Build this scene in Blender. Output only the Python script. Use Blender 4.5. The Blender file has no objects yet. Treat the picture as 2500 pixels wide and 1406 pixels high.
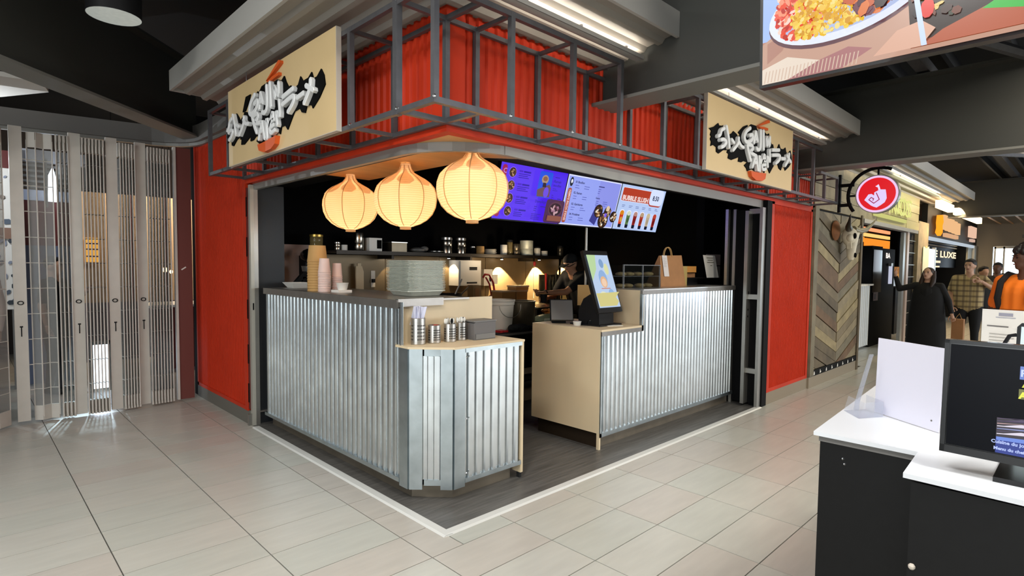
import bpy, bmesh, math, random
from mathutils import Vector, Matrix
random.seed(7)
PI = math.pi
SC = bpy.context.scene
COL = SC.collection
rnd = random.uniform

# ---------------------------------------------------------------- camera, world, big lights, exposure
cam_d = bpy.data.cameras.new('camera'); cam = bpy.data.objects.new('camera', cam_d); COL.objects.link(cam)
YAW, PITCH, ROLL = 0.7985, -0.0524, 0.0102
fwd = Vector((math.cos(PITCH)*math.cos(YAW), math.cos(PITCH)*math.sin(YAW), math.sin(PITCH)))
rgt = Vector((math.sin(YAW), -math.cos(YAW), 0)); upv = rgt.cross(fwd)
r2 = rgt*math.cos(ROLL) + upv*math.sin(ROLL); u2 = upv*math.cos(ROLL) - rgt*math.sin(ROLL)
cam.matrix_world = Matrix(((r2.x, u2.x, -fwd.x, -1.8397), (r2.y, u2.y, -fwd.y, -2.3851), (r2.z, u2.z, -fwd.z, 1.45), (0, 0, 0, 1)))
cam_d.sensor_width = 36; cam_d.lens = 19.995; cam_d.shift_y = 16.43/2500
cam_d.clip_start = 0.02; cam_d.clip_end = 200
SC.camera = cam
W = bpy.data.worlds.new('world'); SC.world = W; W.use_nodes = True
W.node_tree.nodes['Background'].inputs[0].default_value = (0.80, 0.90, 1.0, 1)
W.node_tree.nodes['Background'].inputs[1].default_value = 0.16
SC.view_settings.view_transform = 'Standard'; SC.view_settings.look = 'None'
SC.view_settings.exposure = 0.0; SC.view_settings.gamma = 1.0
def area(name, loc, rot, sx, sy, e, c=(1, 1, 1)):
    d = bpy.data.lights.new(name, 'AREA'); d.shape = 'RECTANGLE'; d.size = sx; d.size_y = sy; d.energy = e; d.color = c
    o = bpy.data.objects.new(name, d); o.location = loc; o.rotation_euler = rot; COL.objects.link(o); return o
# daylight from windows behind the camera; overhead lamps added to brighten the floor
area('daylight_area', (8.5, -11.0, 1.75), (math.radians(90), 0, math.radians(38)), 12, 3.0, 760, (0.95, 0.98, 1.0))
area('daylight_area', (-9.5, -3.5, 1.6), (math.radians(90), 0, math.radians(-80)), 7, 2.6, 330, (0.93, 0.98, 1.0))  # general fill added from the left
for x_, y_, e_, c_ in ((-3.1, .9, 95, (1, .99, .95)), (-2.2, -1.6, 88, (1, .99, .95)), (-.6, -3.6, 101, (1, .98, .92)), (1.6, -2.9, 106, (1, .95, .85)), (3.9, -2.6, 52, (1, .9, .74)), (6.8, -2.2, 22, (1, .84, .62)), (10.5, -2.0, 32, (1, .86, .66)), (-.9, -.9, 40, (1, .98, .94))):
    area('floor_fill_light', (x_, y_, 3.45), (0, 0, 0), .7, .7, e_, c_)

# ---------------------------------------------------------------- materials
def lin(h):
    if isinstance(h, str):
        h = h.lstrip('#'); c = [int(h[i:i+2], 16)/255 for i in (0, 2, 4)]
    else: return tuple(h[:3]) + (1,)
    return tuple((x/12.92 if x <= .04045 else ((x+.055)/1.055)**2.4) for x in c) + (1,)
def mat(name, col, rough=.6, metal=0, var=0, scale=8, bump=0, bscale=60, stretch=(1, 1, 1), emit=None, es=1, spec=None):
    m = bpy.data.materials.new(name); m.use_nodes = True; nt = m.node_tree; b = nt.nodes['Principled BSDF']
    c = lin(col); b.inputs['Base Color'].default_value = c; b.inputs['Roughness'].default_value = rough; b.inputs['Metallic'].default_value = metal
    if spec is not None: b.inputs['Specular IOR Level'].default_value = spec
    if emit: b.inputs['Emission Color'].default_value = lin(emit); b.inputs['Emission Strength'].default_value = es
    if var or bump:
        tc = nt.nodes.new('ShaderNodeTexCoord'); mp = nt.nodes.new('ShaderNodeMapping'); mp.inputs['Scale'].default_value = stretch
        nt.links.new(tc.outputs['Object'], mp.inputs['Vector'])
        n = nt.nodes.new('ShaderNodeTexNoise'); n.inputs['Scale'].default_value = scale; n.inputs['Detail'].default_value = 5
        nt.links.new(mp.outputs[0], n.inputs['Vector'])
        if var:
            mx = nt.nodes.new('ShaderNodeMix'); mx.data_type = 'RGBA'
            mx.inputs['A'].default_value = tuple(max(0, x*(1-var)) for x in c[:3]) + (1,); mx.inputs['B'].default_value = tuple(min(1, x*(1+var)) for x in c[:3]) + (1,)
            mr = nt.nodes.new('ShaderNodeMapRange'); mr.inputs[1].default_value = .3; mr.inputs[2].default_value = .7
            nt.links.new(n.outputs['Fac'], mr.inputs[0]); nt.links.new(mr.outputs[0], mx.inputs['Factor']); nt.links.new(mx.outputs['Result'], b.inputs['Base Color'])
        if bump:
            n2 = nt.nodes.new('ShaderNodeTexNoise'); n2.inputs['Scale'].default_value = bscale; nt.links.new(mp.outputs[0], n2.inputs['Vector'])
            bp = nt.nodes.new('ShaderNodeBump'); bp.inputs['Strength'].default_value = bump; bp.inputs['Distance'].default_value = .01
            nt.links.new(n2.outputs['Fac'], bp.inputs['Height']); nt.links.new(bp.outputs[0], b.inputs['Normal'])
    return m
def emat(name, col, s=1):
    m = bpy.data.materials.new(name); m.use_nodes = True; nt = m.node_tree; nt.nodes.clear()
    e = nt.nodes.new('ShaderNodeEmission'); e.inputs[0].default_value = lin(col); e.inputs[1].default_value = s
    o = nt.nodes.new('ShaderNodeOutputMaterial'); nt.links.new(e.outputs[0], o.inputs[0]); return m
def attr_mat(name, emis, s=1.0, rough=.5):
    m = bpy.data.materials.new(name); m.use_nodes = True; nt = m.node_tree
    a = nt.nodes.new('ShaderNodeAttribute'); a.attribute_name = 'Col'
    b = nt.nodes['Principled BSDF']; b.inputs['Roughness'].default_value = rough
    if emis:
        b.inputs['Base Color'].default_value = (.01, .01, .01, 1); b.inputs['Roughness'].default_value = .25
        nt.links.new(a.outputs['Color'], b.inputs['Emission Color']); b.inputs['Emission Strength'].default_value = s
    else: nt.links.new(a.outputs['Color'], b.inputs['Base Color'])
    return m
def glass(name, col, alpha, rough=.1):
    m = bpy.data.materials.new(name); m.use_nodes = True; nt = m.node_tree; nt.nodes.clear()
    t = nt.nodes.new('ShaderNodeBsdfTransparent'); t.inputs[0].default_value = lin(col)
    b = nt.nodes.new('ShaderNodeBsdfPrincipled'); b.inputs['Base Color'].default_value = lin('#303230') if name == 'clear_glass' else lin(col); b.inputs['Roughness'].default_value = rough
    mx = nt.nodes.new('ShaderNodeMixShader'); mx.inputs[0].default_value = alpha
    o = nt.nodes.new('ShaderNodeOutputMaterial')
    nt.links.new(t.outputs[0], mx.inputs[1]); nt.links.new(b.outputs[0], mx.inputs[2]); nt.links.new(mx.outputs[0], o.inputs[0]); return m
M = dict(
 tile=mat('floor_tile', '#bbb9b0', .28, 0, .06, 3, .05, 90, (1, 6, 1)), tile2=mat('floor_tile_pinkish', '#b9b3aa', .29, 0, .06, 3, .05, 90, (1, 6, 1)), tile3=mat('floor_tile_grey', '#b7b7ae', .29, 0, .06, 3, .05, 90, (1, 6, 1)),
 grout=mat('grout', '#4e4a45', .9), vinyl=mat('vinyl_plank', '#5b5956', .42, 0, .35, 5, .05, 40, (.6, 9, 1)), white_trim=mat('white_trim', '#d6d6d2', .4),
 black=mat('black_paint', '#060607', .7, spec=.15), blackwall=mat('black_wall', '#050506', .85, spec=.1), ceil=mat('ceiling_black', '#0c0d0e', .9), beam=mat('beam_paint', '#343531', .6), beam_lt=mat('beam_flange_paint', '#6d6d68', .55),
 red=mat('red_painted_steel', '#c23417', .5, 0, .08, 3, spec=.2), redfine=mat('red_ribbed_panel', '#b93015', .55, 0, .06, 3, spec=.1), darkred=mat('dark_red', '#5d201c', .5),
 galv=mat('galvanised_steel', '#c6cbcd', .22, .94, .1, 7), galvf=mat('galvanised_flashing', '#b0babe', .3, .95, .13, 9, .02, 20), alu=mat('aluminium', '#a3a19b', .38, .85, .05), stainless=mat('brushed_stainless', '#c2bfba', .28, .88, .08, 20, 0, 60, (1, 1, 12)),
 stdark=mat('dark_stainless_edge', '#8d8984', .33, .75, .1, 12), steelbar=mat('gunmetal_bar', '#626265', .42, .6, .1, 20), soffit=mat('ribbed_soffit', '#8b857d', .5, .1), soffit_edge=mat('canopy_edge', '#a5a39e', .5),
 ply=mat('birch_plywood', '#dac6a3', .5, 0, .08, 2.2, .03, 60, (1, 1, .25)), plywarm=mat('plywood_soffit', '#c99a63', .5, 0, .12, 3, 0, 60, (1, 3, 1)), board=mat('sign_plywood', '#cdb283', .5, 0, .05, 2), board_edge=mat('sign_board_edge', '#b9b0a4', .6),
 plinth=mat('brushed_plinth', '#83796a', .35, .6, .15, 6), ink=mat('black_splash', '#050505', .8, spec=.1), letter=mat('white_letter', '#dfe0e0', .35), orange=mat('orange_acrylic', '#d2561a', .35), orange_edge=mat('orange_dark', '#9f3c12', .5),
 lantern_rib=mat('lantern_rib', '#d6ab74', .6), paperw=mat('white_paper', '#e6e2da', .7), kraft=mat('kraft_paper', '#a5754a', .8, 0, .08, 10), kraft2=mat('kraft_cup', '#bd945a', .7), pinkcup=mat('pale_pink_cup', '#e3c8bf', .5),
 plastic_white=mat('white_plastic', '#dedbd3', .35), offwhite=mat('offwhite_wall', '#b7a794', .7), grey=mat('mid_grey', '#6f6d6a', .5), tray=mat('pressed_foil_tray', '#c9ccbf', .45, .3, .08, 30),
 tan=mat('steel_backsplash', '#77664a', .4, .3, .12, 3), darksteel=mat('dark_shelf_steel', '#2a251f', .4, .6), pot=mat('pot_steel', '#6b6252', .33, .8, .12, 8), wood=mat('wood_light', '#9a7b50', .6, 0, .2, 4, 0, 60, (1, 1, .2)),
 bluescr=mat('screen_bezel', '#121214', .3), blackgloss=mat('black_gloss', '#050506', .12), desk_white=mat('white_solid_surface', '#d2d5da', .3), desk_black=mat('black_laminate', '#050506', .5, 0, .3, 40, spec=.25), acrylic=glass('clear_acrylic', '#e8eaf0', .2, .08),
 gate_post=mat('gate_aluminium', '#c9c3ba', .5, .1, .05), gate_rod=mat('gate_rod', '#d0cac2', .5, 0), gate_pane=glass('gate_polycarbonate', '#dcdcda', .2, .3), gate_brown=mat('gate_end_panel', '#6d3a34', .45),
 skin=mat('skin', '#b98a6c', .55), skin2=mat('skin_pale', '#c79b80', .55), skin_dk=mat('skin_dark', '#5a3a2a', .55), cloth_black=mat('black_cloth', '#0c0c0e', .85), cloth_dk=mat('dark_cloth', '#1a1716', .85), hair_dk=mat('dark_hair', '#120d0a', .6), hair_br=mat('brown_hair', '#2e1d13', .6), cloth_orange=mat('orange_jersey', '#f27a16', .7),
 red_plastic=mat('red_plastic', '#b3262a', .4), green=mat('greens', '#6f7a4a', .5, 0, .3, 30), brownfood=mat('orange_food', '#b8712c', .5, 0, .4, 30), bone=mat('bone', '#ddd2b8', .6, 0, .12, 8), horn_dk=mat('dark_horn', '#231c17', .35), horn_lt=mat('pale_horn', '#8f8468', .4), fur=mat('brown_hide', '#7a4a22', .9, 0, .2, 8),
 wallfar=mat('far_plaster', '#9a8f7e', .8), bulk=mat('bulkhead_paint', '#6f6c68', .6), track=mat('track_paint', '#8b8983', .45, .3), screw=mat('screw_zinc', '#d9d9d9', .2, 1), rubber=mat('rubber', '#151515', .8), gold=mat('gold_lid', '#b79a4e', .3, .8), amber=glass('jar_glass', '#8a7a50', .55, .1), clear=glass('clear_glass', '#dfe2df', .07, .05), bagplastic=glass('plastic_bag', '#9aa58a', .6, .2), cap=mat('charcoal', '#151517', .6, spec=.25),
 led=emat('led_strip', '#fff4e4', 42), led_w=emat('led_white', '#fff4e6', 14), day=emat('daylight_glow', '#dcecff', 9), flat=attr_mat('flat_print', False), scr=attr_mat('flat_screen', True, 1.0), yellow=mat('yellow_note', '#d8cf8a', .6, 0, 0), bluejar=mat('steel_canister', '#b8b2a6', .22, 1, .1, 30), green_board=mat('yellowgreen_planks', '#8d8350', .6, 0, .2, 3, 0, 60, (.2, 1, 2)),
)
WOODS = [mat('reclaimed_wood', c, .7, 0, .28, 5, .3, 50, (1, 1, 1)) for c in ('#6e624c', '#7a6c52', '#5e513c', '#8b7d60', '#6c5238', '#746b55', '#94845f', '#62553e')]
def plaid():
    m = mat('plaid_cloth', '#a8936a', .8); nt = m.node_tree; b = nt.nodes['Principled BSDF']
    tc = nt.nodes.new('ShaderNodeTexCoord'); sp = nt.nodes.new('ShaderNodeSeparateXYZ'); nt.links.new(tc.outputs['Object'], sp.inputs[0])
    prev = None
    for ax, sc_ in (('X', 75), ('Z', 75)):
        mu = nt.nodes.new('ShaderNodeMath'); mu.operation = 'MULTIPLY'; mu.inputs[1].default_value = sc_; nt.links.new(sp.outputs[ax], mu.inputs[0])
        s = nt.nodes.new('ShaderNodeMath'); s.operation = 'SINE'; nt.links.new(mu.outputs[0], s.inputs[0])
        g = nt.nodes.new('ShaderNodeMath'); g.operation = 'GREATER_THAN'; g.inputs[1].default_value = .45; nt.links.new(s.outputs[0], g.inputs[0])
        mx = nt.nodes.new('ShaderNodeMix'); mx.data_type = 'RGBA'; mx.inputs['B'].default_value = lin('#4a3a2a')
        fm = nt.nodes.new('ShaderNodeMath'); fm.operation = 'MULTIPLY'; fm.inputs[1].default_value = .6; nt.links.new(g.outputs[0], fm.inputs[0]); nt.links.new(fm.outputs[0], mx.inputs['Factor'])
        if prev: nt.links.new(prev, mx.inputs['A'])
        else: mx.inputs['A'].default_value = lin('#b9a273')
        prev = mx.outputs['Result']
    nt.links.new(prev, b.inputs['Base Color']); return m
M['plaid'] = plaid()
def lantern_mat(c1='#f4d8b0', c2='#fbe9cc'):
    m = bpy.data.materials.new('lantern_paper'); m.use_nodes = True; nt = m.node_tree; nt.nodes.clear()
    tc = nt.nodes.new('ShaderNodeTexCoord'); w = nt.nodes.new('ShaderNodeTexWave'); w.bands_direction = 'Z'; w.inputs['Scale'].default_value = 22; w.inputs['Distortion'].default_value = 1.2; w.inputs['Detail'].default_value = 2
    nt.links.new(tc.outputs['Object'], w.inputs['Vector'])
    mx = nt.nodes.new('ShaderNodeMix'); mx.data_type = 'RGBA'; mx.inputs['A'].default_value = lin(c1); mx.inputs['B'].default_value = lin(c2); nt.links.new(w.outputs['Fac'], mx.inputs['Factor'])
    d = nt.nodes.new('ShaderNodeBsdfDiffuse'); t = nt.nodes.new('ShaderNodeBsdfTranslucent')
    nt.links.new(mx.outputs['Result'], d.inputs[0]); nt.links.new(mx.outputs['Result'], t.inputs[0])
    ms = nt.nodes.new('ShaderNodeMixShader'); ms.inputs[0].default_value = .55; nt.links.new(d.outputs[0], ms.inputs[1]); nt.links.new(t.outputs[0], ms.inputs[2])
    o = nt.nodes.new('ShaderNodeOutputMaterial'); nt.links.new(ms.outputs[0], o.inputs[0]); return m
M['lantern'] = lantern_mat()
M['lantern_fold'] = lantern_mat('#f8e0bc', '#fbe8cc')

# ---------------------------------------------------------------- mesh helpers
ORD = 'lowest,second,third,fourth,fifth,sixth,seventh,eighth,ninth,tenth,eleventh,twelfth,thirteenth,fourteenth,fifteenth,sixteenth,seventeenth,eighteenth,nineteenth,twentieth,twenty-first,twenty-second,twenty-third'.split(',')
def nth(k, n): return 'topmost' if k == n-1 else ORD[k] if k == 0 else ORD[k]+' from the bottom'
class MB:
    def __init__(s): s.v = []; s.f = []
    def add(s, vs, fs):
        n = len(s.v); s.v += [tuple(v) for v in vs]; s.f += [tuple(i+n for i in f) for f in fs]; return s
    def box(s, x0, x1, y0, y1, z0, z1):
        return s.add([(x0,y0,z0),(x1,y0,z0),(x1,y1,z0),(x0,y1,z0),(x0,y0,z1),(x1,y0,z1),(x1,y1,z1),(x0,y1,z1)], [(0,3,2,1),(4,5,6,7),(0,1,5,4),(1,2,6,5),(2,3,7,6),(3,0,4,7)])
    def obox(s, c, U, V, N, a, b, d):
        c = Vector(c); U = Vector(U)*a/2; V = Vector(V)*b/2; N = Vector(N)*d/2
        vs = [c+U*i+V*j+N*k for k in (-1, 1) for j in (-1, 1) for i in (-1, 1)]
        return s.add(vs, [(0,2,3,1),(4,5,7,6),(0,1,5,4),(2,6,7,3),(0,4,6,2),(1,3,7,5)])
    def prism(s, poly, fr, t0, t1):   # poly in (u,v); fr maps (u,v,w)->xyz
        n = len(poly); vs = [fr(u, v, t0) for u, v in poly] + [fr(u, v, t1) for u, v in poly]
        return s.add(vs, [tuple(range(n))[::-1], tuple(range(n, 2*n))] + [(i, (i+1) % n, n+(i+1) % n, n+i) for i in range(n)])
    def tube(s, pts, r, n=8, cap=True):
        pts = [Vector(p) for p in pts]; k = len(pts); rr = r if isinstance(r, (list, tuple)) else [r]*k
        rings = []; up = None
        for i, p in enumerate(pts):
            t = (pts[min(i+1, k-1)] - pts[max(i-1, 0)]).normalized()
            if up is None: up = Vector((0, 0, 1)) if abs(t.z) < .9 else Vector((1, 0, 0))
            a = t.cross(up).normalized(); b = a.cross(t).normalized(); up = b
            rings.append([p + (a*math.cos(2*PI*j/n) + b*math.sin(2*PI*j/n))*rr[i] for j in range(n)])
        vs = [v for R in rings for v in R]; fs = []
        for i in range(k-1):
            for j in range(n): fs.append((i*n+j, (i+1)*n+j, (i+1)*n+(j+1) % n, i*n+(j+1) % n))
        if cap: fs += [tuple(range(n)), tuple(range((k-1)*n, k*n))[::-1]]
        return s.add(vs, fs)
    def lathe(s, prof, c=(0, 0, 0), n=20, cap=True, ribs=0, depth=0):
        vs = []; fs = []; k = len(prof)
        for r, z in prof:
            for j in range(n):
                a = 2*PI*j/n; q = r*(1 - depth*abs(math.cos(a*ribs/2))) if ribs else r
                vs.append((c[0]+q*math.cos(a), c[1]+q*math.sin(a), c[2]+z))
        for i in range(k-1):
            for j in range(n): fs.append((i*n+j, i*n+(j+1) % n, (i+1)*n+(j+1) % n, (i+1)*n+j))
        if cap: fs += [tuple(range(n))[::-1], tuple(range((k-1)*n, k*n))]
        return s.add(vs, fs)
    def ball(s, c, rx, ry=None, rz=None, n=12, m=8):
        ry = ry or rx; rz = rz or rx; vs = [(c[0], c[1], c[2]-rz)]; fs = []
        for i in range(1, m):
            t = -PI/2 + PI*i/m
            for j in range(n): vs.append((c[0]+rx*math.cos(t)*math.cos(2*PI*j/n), c[1]+ry*math.cos(t)*math.sin(2*PI*j/n), c[2]+rz*math.sin(t)))
        vs.append((c[0], c[1], c[2]+rz)); L = len(vs)-1
        for j in range(n):
            fs.append((0, 1+(j+1) % n, 1+j)); fs.append((L, 1+(m-2)*n+j, 1+(m-2)*n+(j+1) % n))
            for i in range(m-2): fs.append((1+i*n+j, 1+i*n+(j+1) % n, 1+(i+1)*n+(j+1) % n, 1+(i+1)*n+j))
        return s.add(vs, fs)
    def mesh(s, name, m, smooth=False, off=(0, 0, 0), fix=True):
        me = bpy.data.meshes.new(name); me.from_pydata([(v[0]-off[0], v[1]-off[1], v[2]-off[2]) for v in s.v], [], s.f)
        ms = m if isinstance(m, (list, tuple)) else [m]
        for q in ms: me.materials.append(M[q] if isinstance(q, str) else q)
        if fix:
            bm = bmesh.new(); bm.from_mesh(me); bmesh.ops.recalc_face_normals(bm, faces=bm.faces); bm.to_mesh(me); bm.free()
        if smooth: me.polygons.foreach_set('use_smooth', [True]*len(me.polygons)); me.set_sharp_from_angle(angle=math.radians(38))
        me.update(); return me
def put(name, me, parent=None, loc=(0, 0, 0)):
    o = bpy.data.objects.new(name, me); COL.objects.link(o); o.location = loc
    if parent: o.parent = parent
    return o
BASE = {}
def part(name, mb, m, parent, smooth=False, label=None, fix=True):
    """verts are world coordinates for things made by thing(); parent may be a part"""
    root = parent
    while root.parent: root = root.parent
    o = put(name, mb.mesh(name, m, smooth, BASE.get(root.name, (0, 0, 0)), fix), parent)
    if label: o['label'] = label
    return o
def thing(name, label, cat, loc=(0, 0, 0), group=None):
    o = bpy.data.objects.new(name, None); COL.objects.link(o); o.location = loc; o.empty_display_size = .1
    o['label'] = label; o['category'] = cat; BASE[o.name] = tuple(loc)
    if group: o['group'] = group
    return o
def single(name, mb, m, label, cat, loc=None, group=None, smooth=False):
    if loc is None:
        xs = [v[0] for v in mb.v]; ys = [v[1] for v in mb.v]; loc = ((min(xs)+max(xs))/2, (min(ys)+max(ys))/2, min(v[2] for v in mb.v))
    o = put(name, mb.mesh(name, m, smooth, loc), None, loc); o['label'] = label; o['category'] = cat
    BASE[o.name] = tuple(loc)
    if group: o['group'] = group
    return o
def struct(name, mb, m, label, smooth=False, parent=None, cat=None):
    o = put(name, mb.mesh(name, m, smooth), parent)
    if parent is None: o['kind'] = 'structure'; o['label'] = label; o['category'] = cat or name.split('_')[0]
    return o
def sgroup(name, label, cat):
    o = bpy.data.objects.new(name, None); COL.objects.link(o); o['kind'] = 'structure'; o['label'] = label; o['category'] = cat; return o
def copy_thing(r, loc, label, rz=None):
    c = r.copy(); COL.objects.link(c); c.location = loc; c['label'] = label
    if rz is not None: c.rotation_euler = (0, 0, rz)
    for ch in r.children:
        d = ch.copy(); COL.objects.link(d); d.parent = c
        for g in ch.children: e = g.copy(); COL.objects.link(e); e.parent = d
    return c
def frame(o, U, V, N):
    o, U, V, N = Vector(o), Vector(U), Vector(V), Vector(N)
    return lambda u, v, w=0: tuple(o+U*u+V*v+N*w)
FX = lambda y, x0=0, z0=0: frame((x0, y, z0), (1, 0, 0), (0, 0, 1), (0, -1, 0))       # faces -Y
FY = lambda x, y0=0, z0=0: frame((x, y0, z0), (0, -1, 0), (0, 0, 1), (-1, 0, 0))      # faces -X, u runs to -Y

def text_polys(s, size, font=None, bold=0):
    cu = bpy.data.curves.new('t', 'FONT'); cu.body = s; cu.size = size; cu.offset = bold; cu.resolution_u = 2
    o = bpy.data.objects.new('t', cu); COL.objects.link(o)
    dg = bpy.context.evaluated_depsgraph_get(); dg.update(); me = bpy.data.meshes.new_from_object(o.evaluated_get(dg))
    vs = [(v.co.x, v.co.y) for v in me.vertices]; fs = [tuple(p.vertices) for p in me.polygons]
    bpy.data.objects.remove(o); bpy.data.curves.remove(cu); bpy.data.meshes.remove(me)
    return vs, fs
class Flat:
    """flat print or screen picture: coloured polygons in thin layers on one plane"""
    def __init__(s, fr, eps=.0006): s.fr = fr; s.e = eps; s.n = 1; s.v = []; s.f = []; s.c = []
    def poly(s, pts, c, new=True):
        if new: s.n += 1
        n = len(s.v); s.v += [s.fr(u, v, s.n*s.e) for u, v in pts]; s.f.append(tuple(range(n, n+len(pts)))); s.c.append(lin(c)); return s
    def rect(s, u0, u1, v0, v1, c, new=True): return s.poly([(u0, v0), (u1, v0), (u1, v1), (u0, v1)], c, new)
    def ell(s, u, v, a, b, c, n=14, new=True, rot=0): 
        return s.poly([(u+a*math.cos(2*PI*i/n)*math.cos(rot)-b*math.sin(2*PI*i/n)*math.sin(rot), v+a*math.cos(2*PI*i/n)*math.sin(rot)+b*math.sin(2*PI*i/n)*math.cos(rot)) for i in range(n)], c, new)
    def rrect(s, u0, u1, v0, v1, r, c, new=True):
        p = []
        for cx, cy, a0 in ((u1-r, v1-r, 0), (u0+r, v1-r, 90), (u0+r, v0+r, 180), (u1-r, v0+r, 270)):
            for k in range(4): a = math.radians(a0+30*k); p.append((cx+r*math.cos(a), cy+r*math.sin(a)))
        return s.poly(p, c, new)
    def text(s, t, u, v, size, c, bold=0, sx=1, rot=0, w=None):
        vs, fs = text_polys(t, size, bold=bold); s.n += 1; n = len(s.v)
        if w: wid = max(x for x, y in vs)-min(x for x, y in vs); sx = w/wid
        ca, sa = math.cos(rot), math.sin(rot)
        for x, y in vs: x *= sx; s.v.append(s.fr(u+x*ca-y*sa, v+x*sa+y*ca, s.n*s.e))
        for f in fs: s.f.append(tuple(i+n for i in f)); s.c.append(lin(c))
        return s
    def lines(s, u, v, w, n, dv, c, h=.003):
        for i in range(n): s.rect(u, u+w*rnd(.6, 1), v-i*dv-h, v-i*dv, c, i == 0)
        return s
    def build(s, name, m, parent, off=(0, 0, 0)):
        me = bpy.data.meshes.new(name); me.from_pydata([(v[0]-off[0], v[1]-off[1], v[2]-off[2]) for v in s.v], [], s.f); me.materials.append(M[m])
        at = me.color_attributes.new('Col', 'FLOAT_COLOR', 'CORNER'); i = 0
        for p, c in zip(me.polygons, s.c):
            for k in p.loop_indices: at.data[k].color = c
        return put(name, me, parent)
def off_of(p):
    while p.parent: p = p.parent
    return BASE.get(p.name, (0, 0, 0))

# ================================================================ SETTING
# ---- floor with single tiles (0.567 x 0.284 grid)
TX, TY, GX, GY = .567, .2845, -.199, -.156
floor = struct('floor', MB().box(-7, 24, -9, 13, -.3, -.008), 'grout', 'beige rectangular floor tiles with dark grout lines')
g = .0055
def tile_mesh(nm, m):
    mb = MB(); mb.box(g/2, TX-g/2, g/2, TY-g/2, -.02, 0); return mb.mesh(nm, m)
tms = [tile_mesh('tile', k) for k in ('tile', 'tile2', 'tile3', 'tile')]
inside = lambda x, y: x > .0 and y > .0 and x < 5.45 and y < 3.2
cells = []
for i in range(-11, 42):
    for j in range(-30, 44):
        x, y = GX+i*TX, GY+j*TY
        if x >= -.001 and y >= -.001 and x < 7.3 and y < 4.3: continue
        cx, cy = x+TX/2, y+TY/2
        d = Vector((cx+1.8397, cy+2.3851)); dep = d.x*.6968+d.y*.7173; lat = d.x*.7173-d.y*.6968
        vis = dep > 1.2 and abs(lat) < dep*1.0+.5 and dep < 24
        if vis and (2.0 < dep) : cells.append((dep, x, y))
        elif abs(cx+1) < 7 and cy < 8 and cx < 12: cells.append((90+abs(dep), x, y))
cells.sort()
nt_ = 0; rest = MB()
for dep, x, y in cells:
    cut = (x < 0 < x+TX and y+TY > 0 and y < 4.3) or (y < 0 < y+TY and x+TX > 0 and x < 7.3)
    if cut:   # tiles trimmed at the vinyl threshold / facade line
        parts_ = []
        if x < 0 < x+TX and y+TY > 0:
            parts_.append((x, 0-.001, max(y, 0) if y > 0 else y, y+TY))
            if y < 0: parts_.append((0, x+TX, y, 0-.001))
        elif y < 0: parts_.append((x, x+TX, y, 0-.001))
        for a, b, c, d_ in parts_:
            if b-a < .02 or d_-c < .02: continue
            mb = MB().box(a+g/2, b-g/2, c+g/2, d_-g/2, -.02, 0)
            if nt_ < 298 and dep < 90: put('tile', mb.mesh('tile', random.choice(['tile', 'tile2', 'tile3'])), floor); nt_ += 1
            else: rest.add(mb.v, mb.f)
        continue
    if nt_ < 298 and dep < 90:
        put('tile', random.choice(tms), floor, (x, y, 0)); nt_ += 1
    else: rest.box(x+g/2, x+TX-g/2, y+g/2, y+TY-g/2, -.02, 0)
fr_ = struct('far_tiles', rest, 'tile', '', parent=floor); fr_['kind'] = 'stuff'
# vinyl inside the stall + white threshold strips
vf = sgroup('trim_1', 'dark grey wood-look vinyl floor inside the stall', 'floor')
part('vinyl_sheet', MB().box(.0, 5.44, .0, 3.2, -.02, .001), 'vinyl', vf)
th = sgroup('trim_2', 'white metal threshold strip edging the dark vinyl floor', 'trim')
part('threshold_strip', MB().prism([(-.035, -.002), (.03, -.002), (.028, .006), (-.02, .008)], lambda u, v, w: (u, w, v), -.03, 2.72), 'white_trim', th)
part('threshold_strip', MB().prism([(-.035, -.002), (.03, -.002), (.028, .006), (-.02, .008)], lambda u, v, w: (w, u, v), -.02, 4.08), 'white_trim', th)
# ---- ceiling and beams
struct('ceiling', MB().box(-7, 24, -9, 13, 3.75, 3.9), 'ceil', 'black unlit ceiling deck high above the hall')
def ibeam(name, x0, x1, y0, y1, zb, zt, label, P=None):
    t = sgroup(name, label, 'beam'); xc = (x0+x1)/2
    part('web', MB().box(xc-.012, xc+.012, y0, y1, zb+.02, zt-.02), 'beam', t)
    part('bottom_flange', MB().box(x0, x1, y0, y1, zb, zb+.02), 'beam_lt', t)
    part('top_flange', MB().box(x0, x1, y0, y1, zt-.02, zt), 'beam', t)
    return t
ibeam('trim_3', 1.19, 1.43, -9, .0, 2.5, 3.3, 'grey steel beam crossing over the stall just right of its corner')
ibeam('trim_4', 4.75, 5.0, -9, .0, 2.5, 3.3, 'second grey steel beam, over the end of the metal cage')
ibeam('trim_6', 13.4, 13.65, -9, .0, 2.55, 3.3, 'far steel beam in front of the end wall')
# diagonal beam on the left
db = sgroup('trim_7', 'dark diagonal steel beam over the folding gate', 'beam')
p0, p1 = Vector((-.05, 4.15, 2.7)), Vector((-3.9, .25, 2.7)); dd = (p1-p0).normalized(); nn = Vector((-dd.y, dd.x, 0)); c_ = (p0+p1)/2; L_ = (p1-p0).length
part('bottom_flange', MB().obox(c_+Vector((0, 0, .01)), dd, nn, (0, 0, 1), L_, .22, .02), 'beam_lt', db)
part('web', MB().obox(c_+Vector((0, 0, .36)), dd, nn, (0, 0, 1), L_, .025, .68), 'beam', db)
part('top_flange', MB().obox(c_+Vector((0, 0, .71)), dd, nn, (0, 0, 1), L_, .22, .02), 'beam', db)
# light soffit panel glimpsed at far left
struct('trim_8', MB().prism([(-3.0, 5.1), (-1.5, 4.99), (-1.19, 4.45), (-1.27, 4.1), (-3.0, 4.45)], lambda u, v, w: (u, v, w), 3.0, 3.04), mat('pale_panel', '#d8d4cc', .8), 'pale ceiling panel seen past the diagonal beam')
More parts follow.
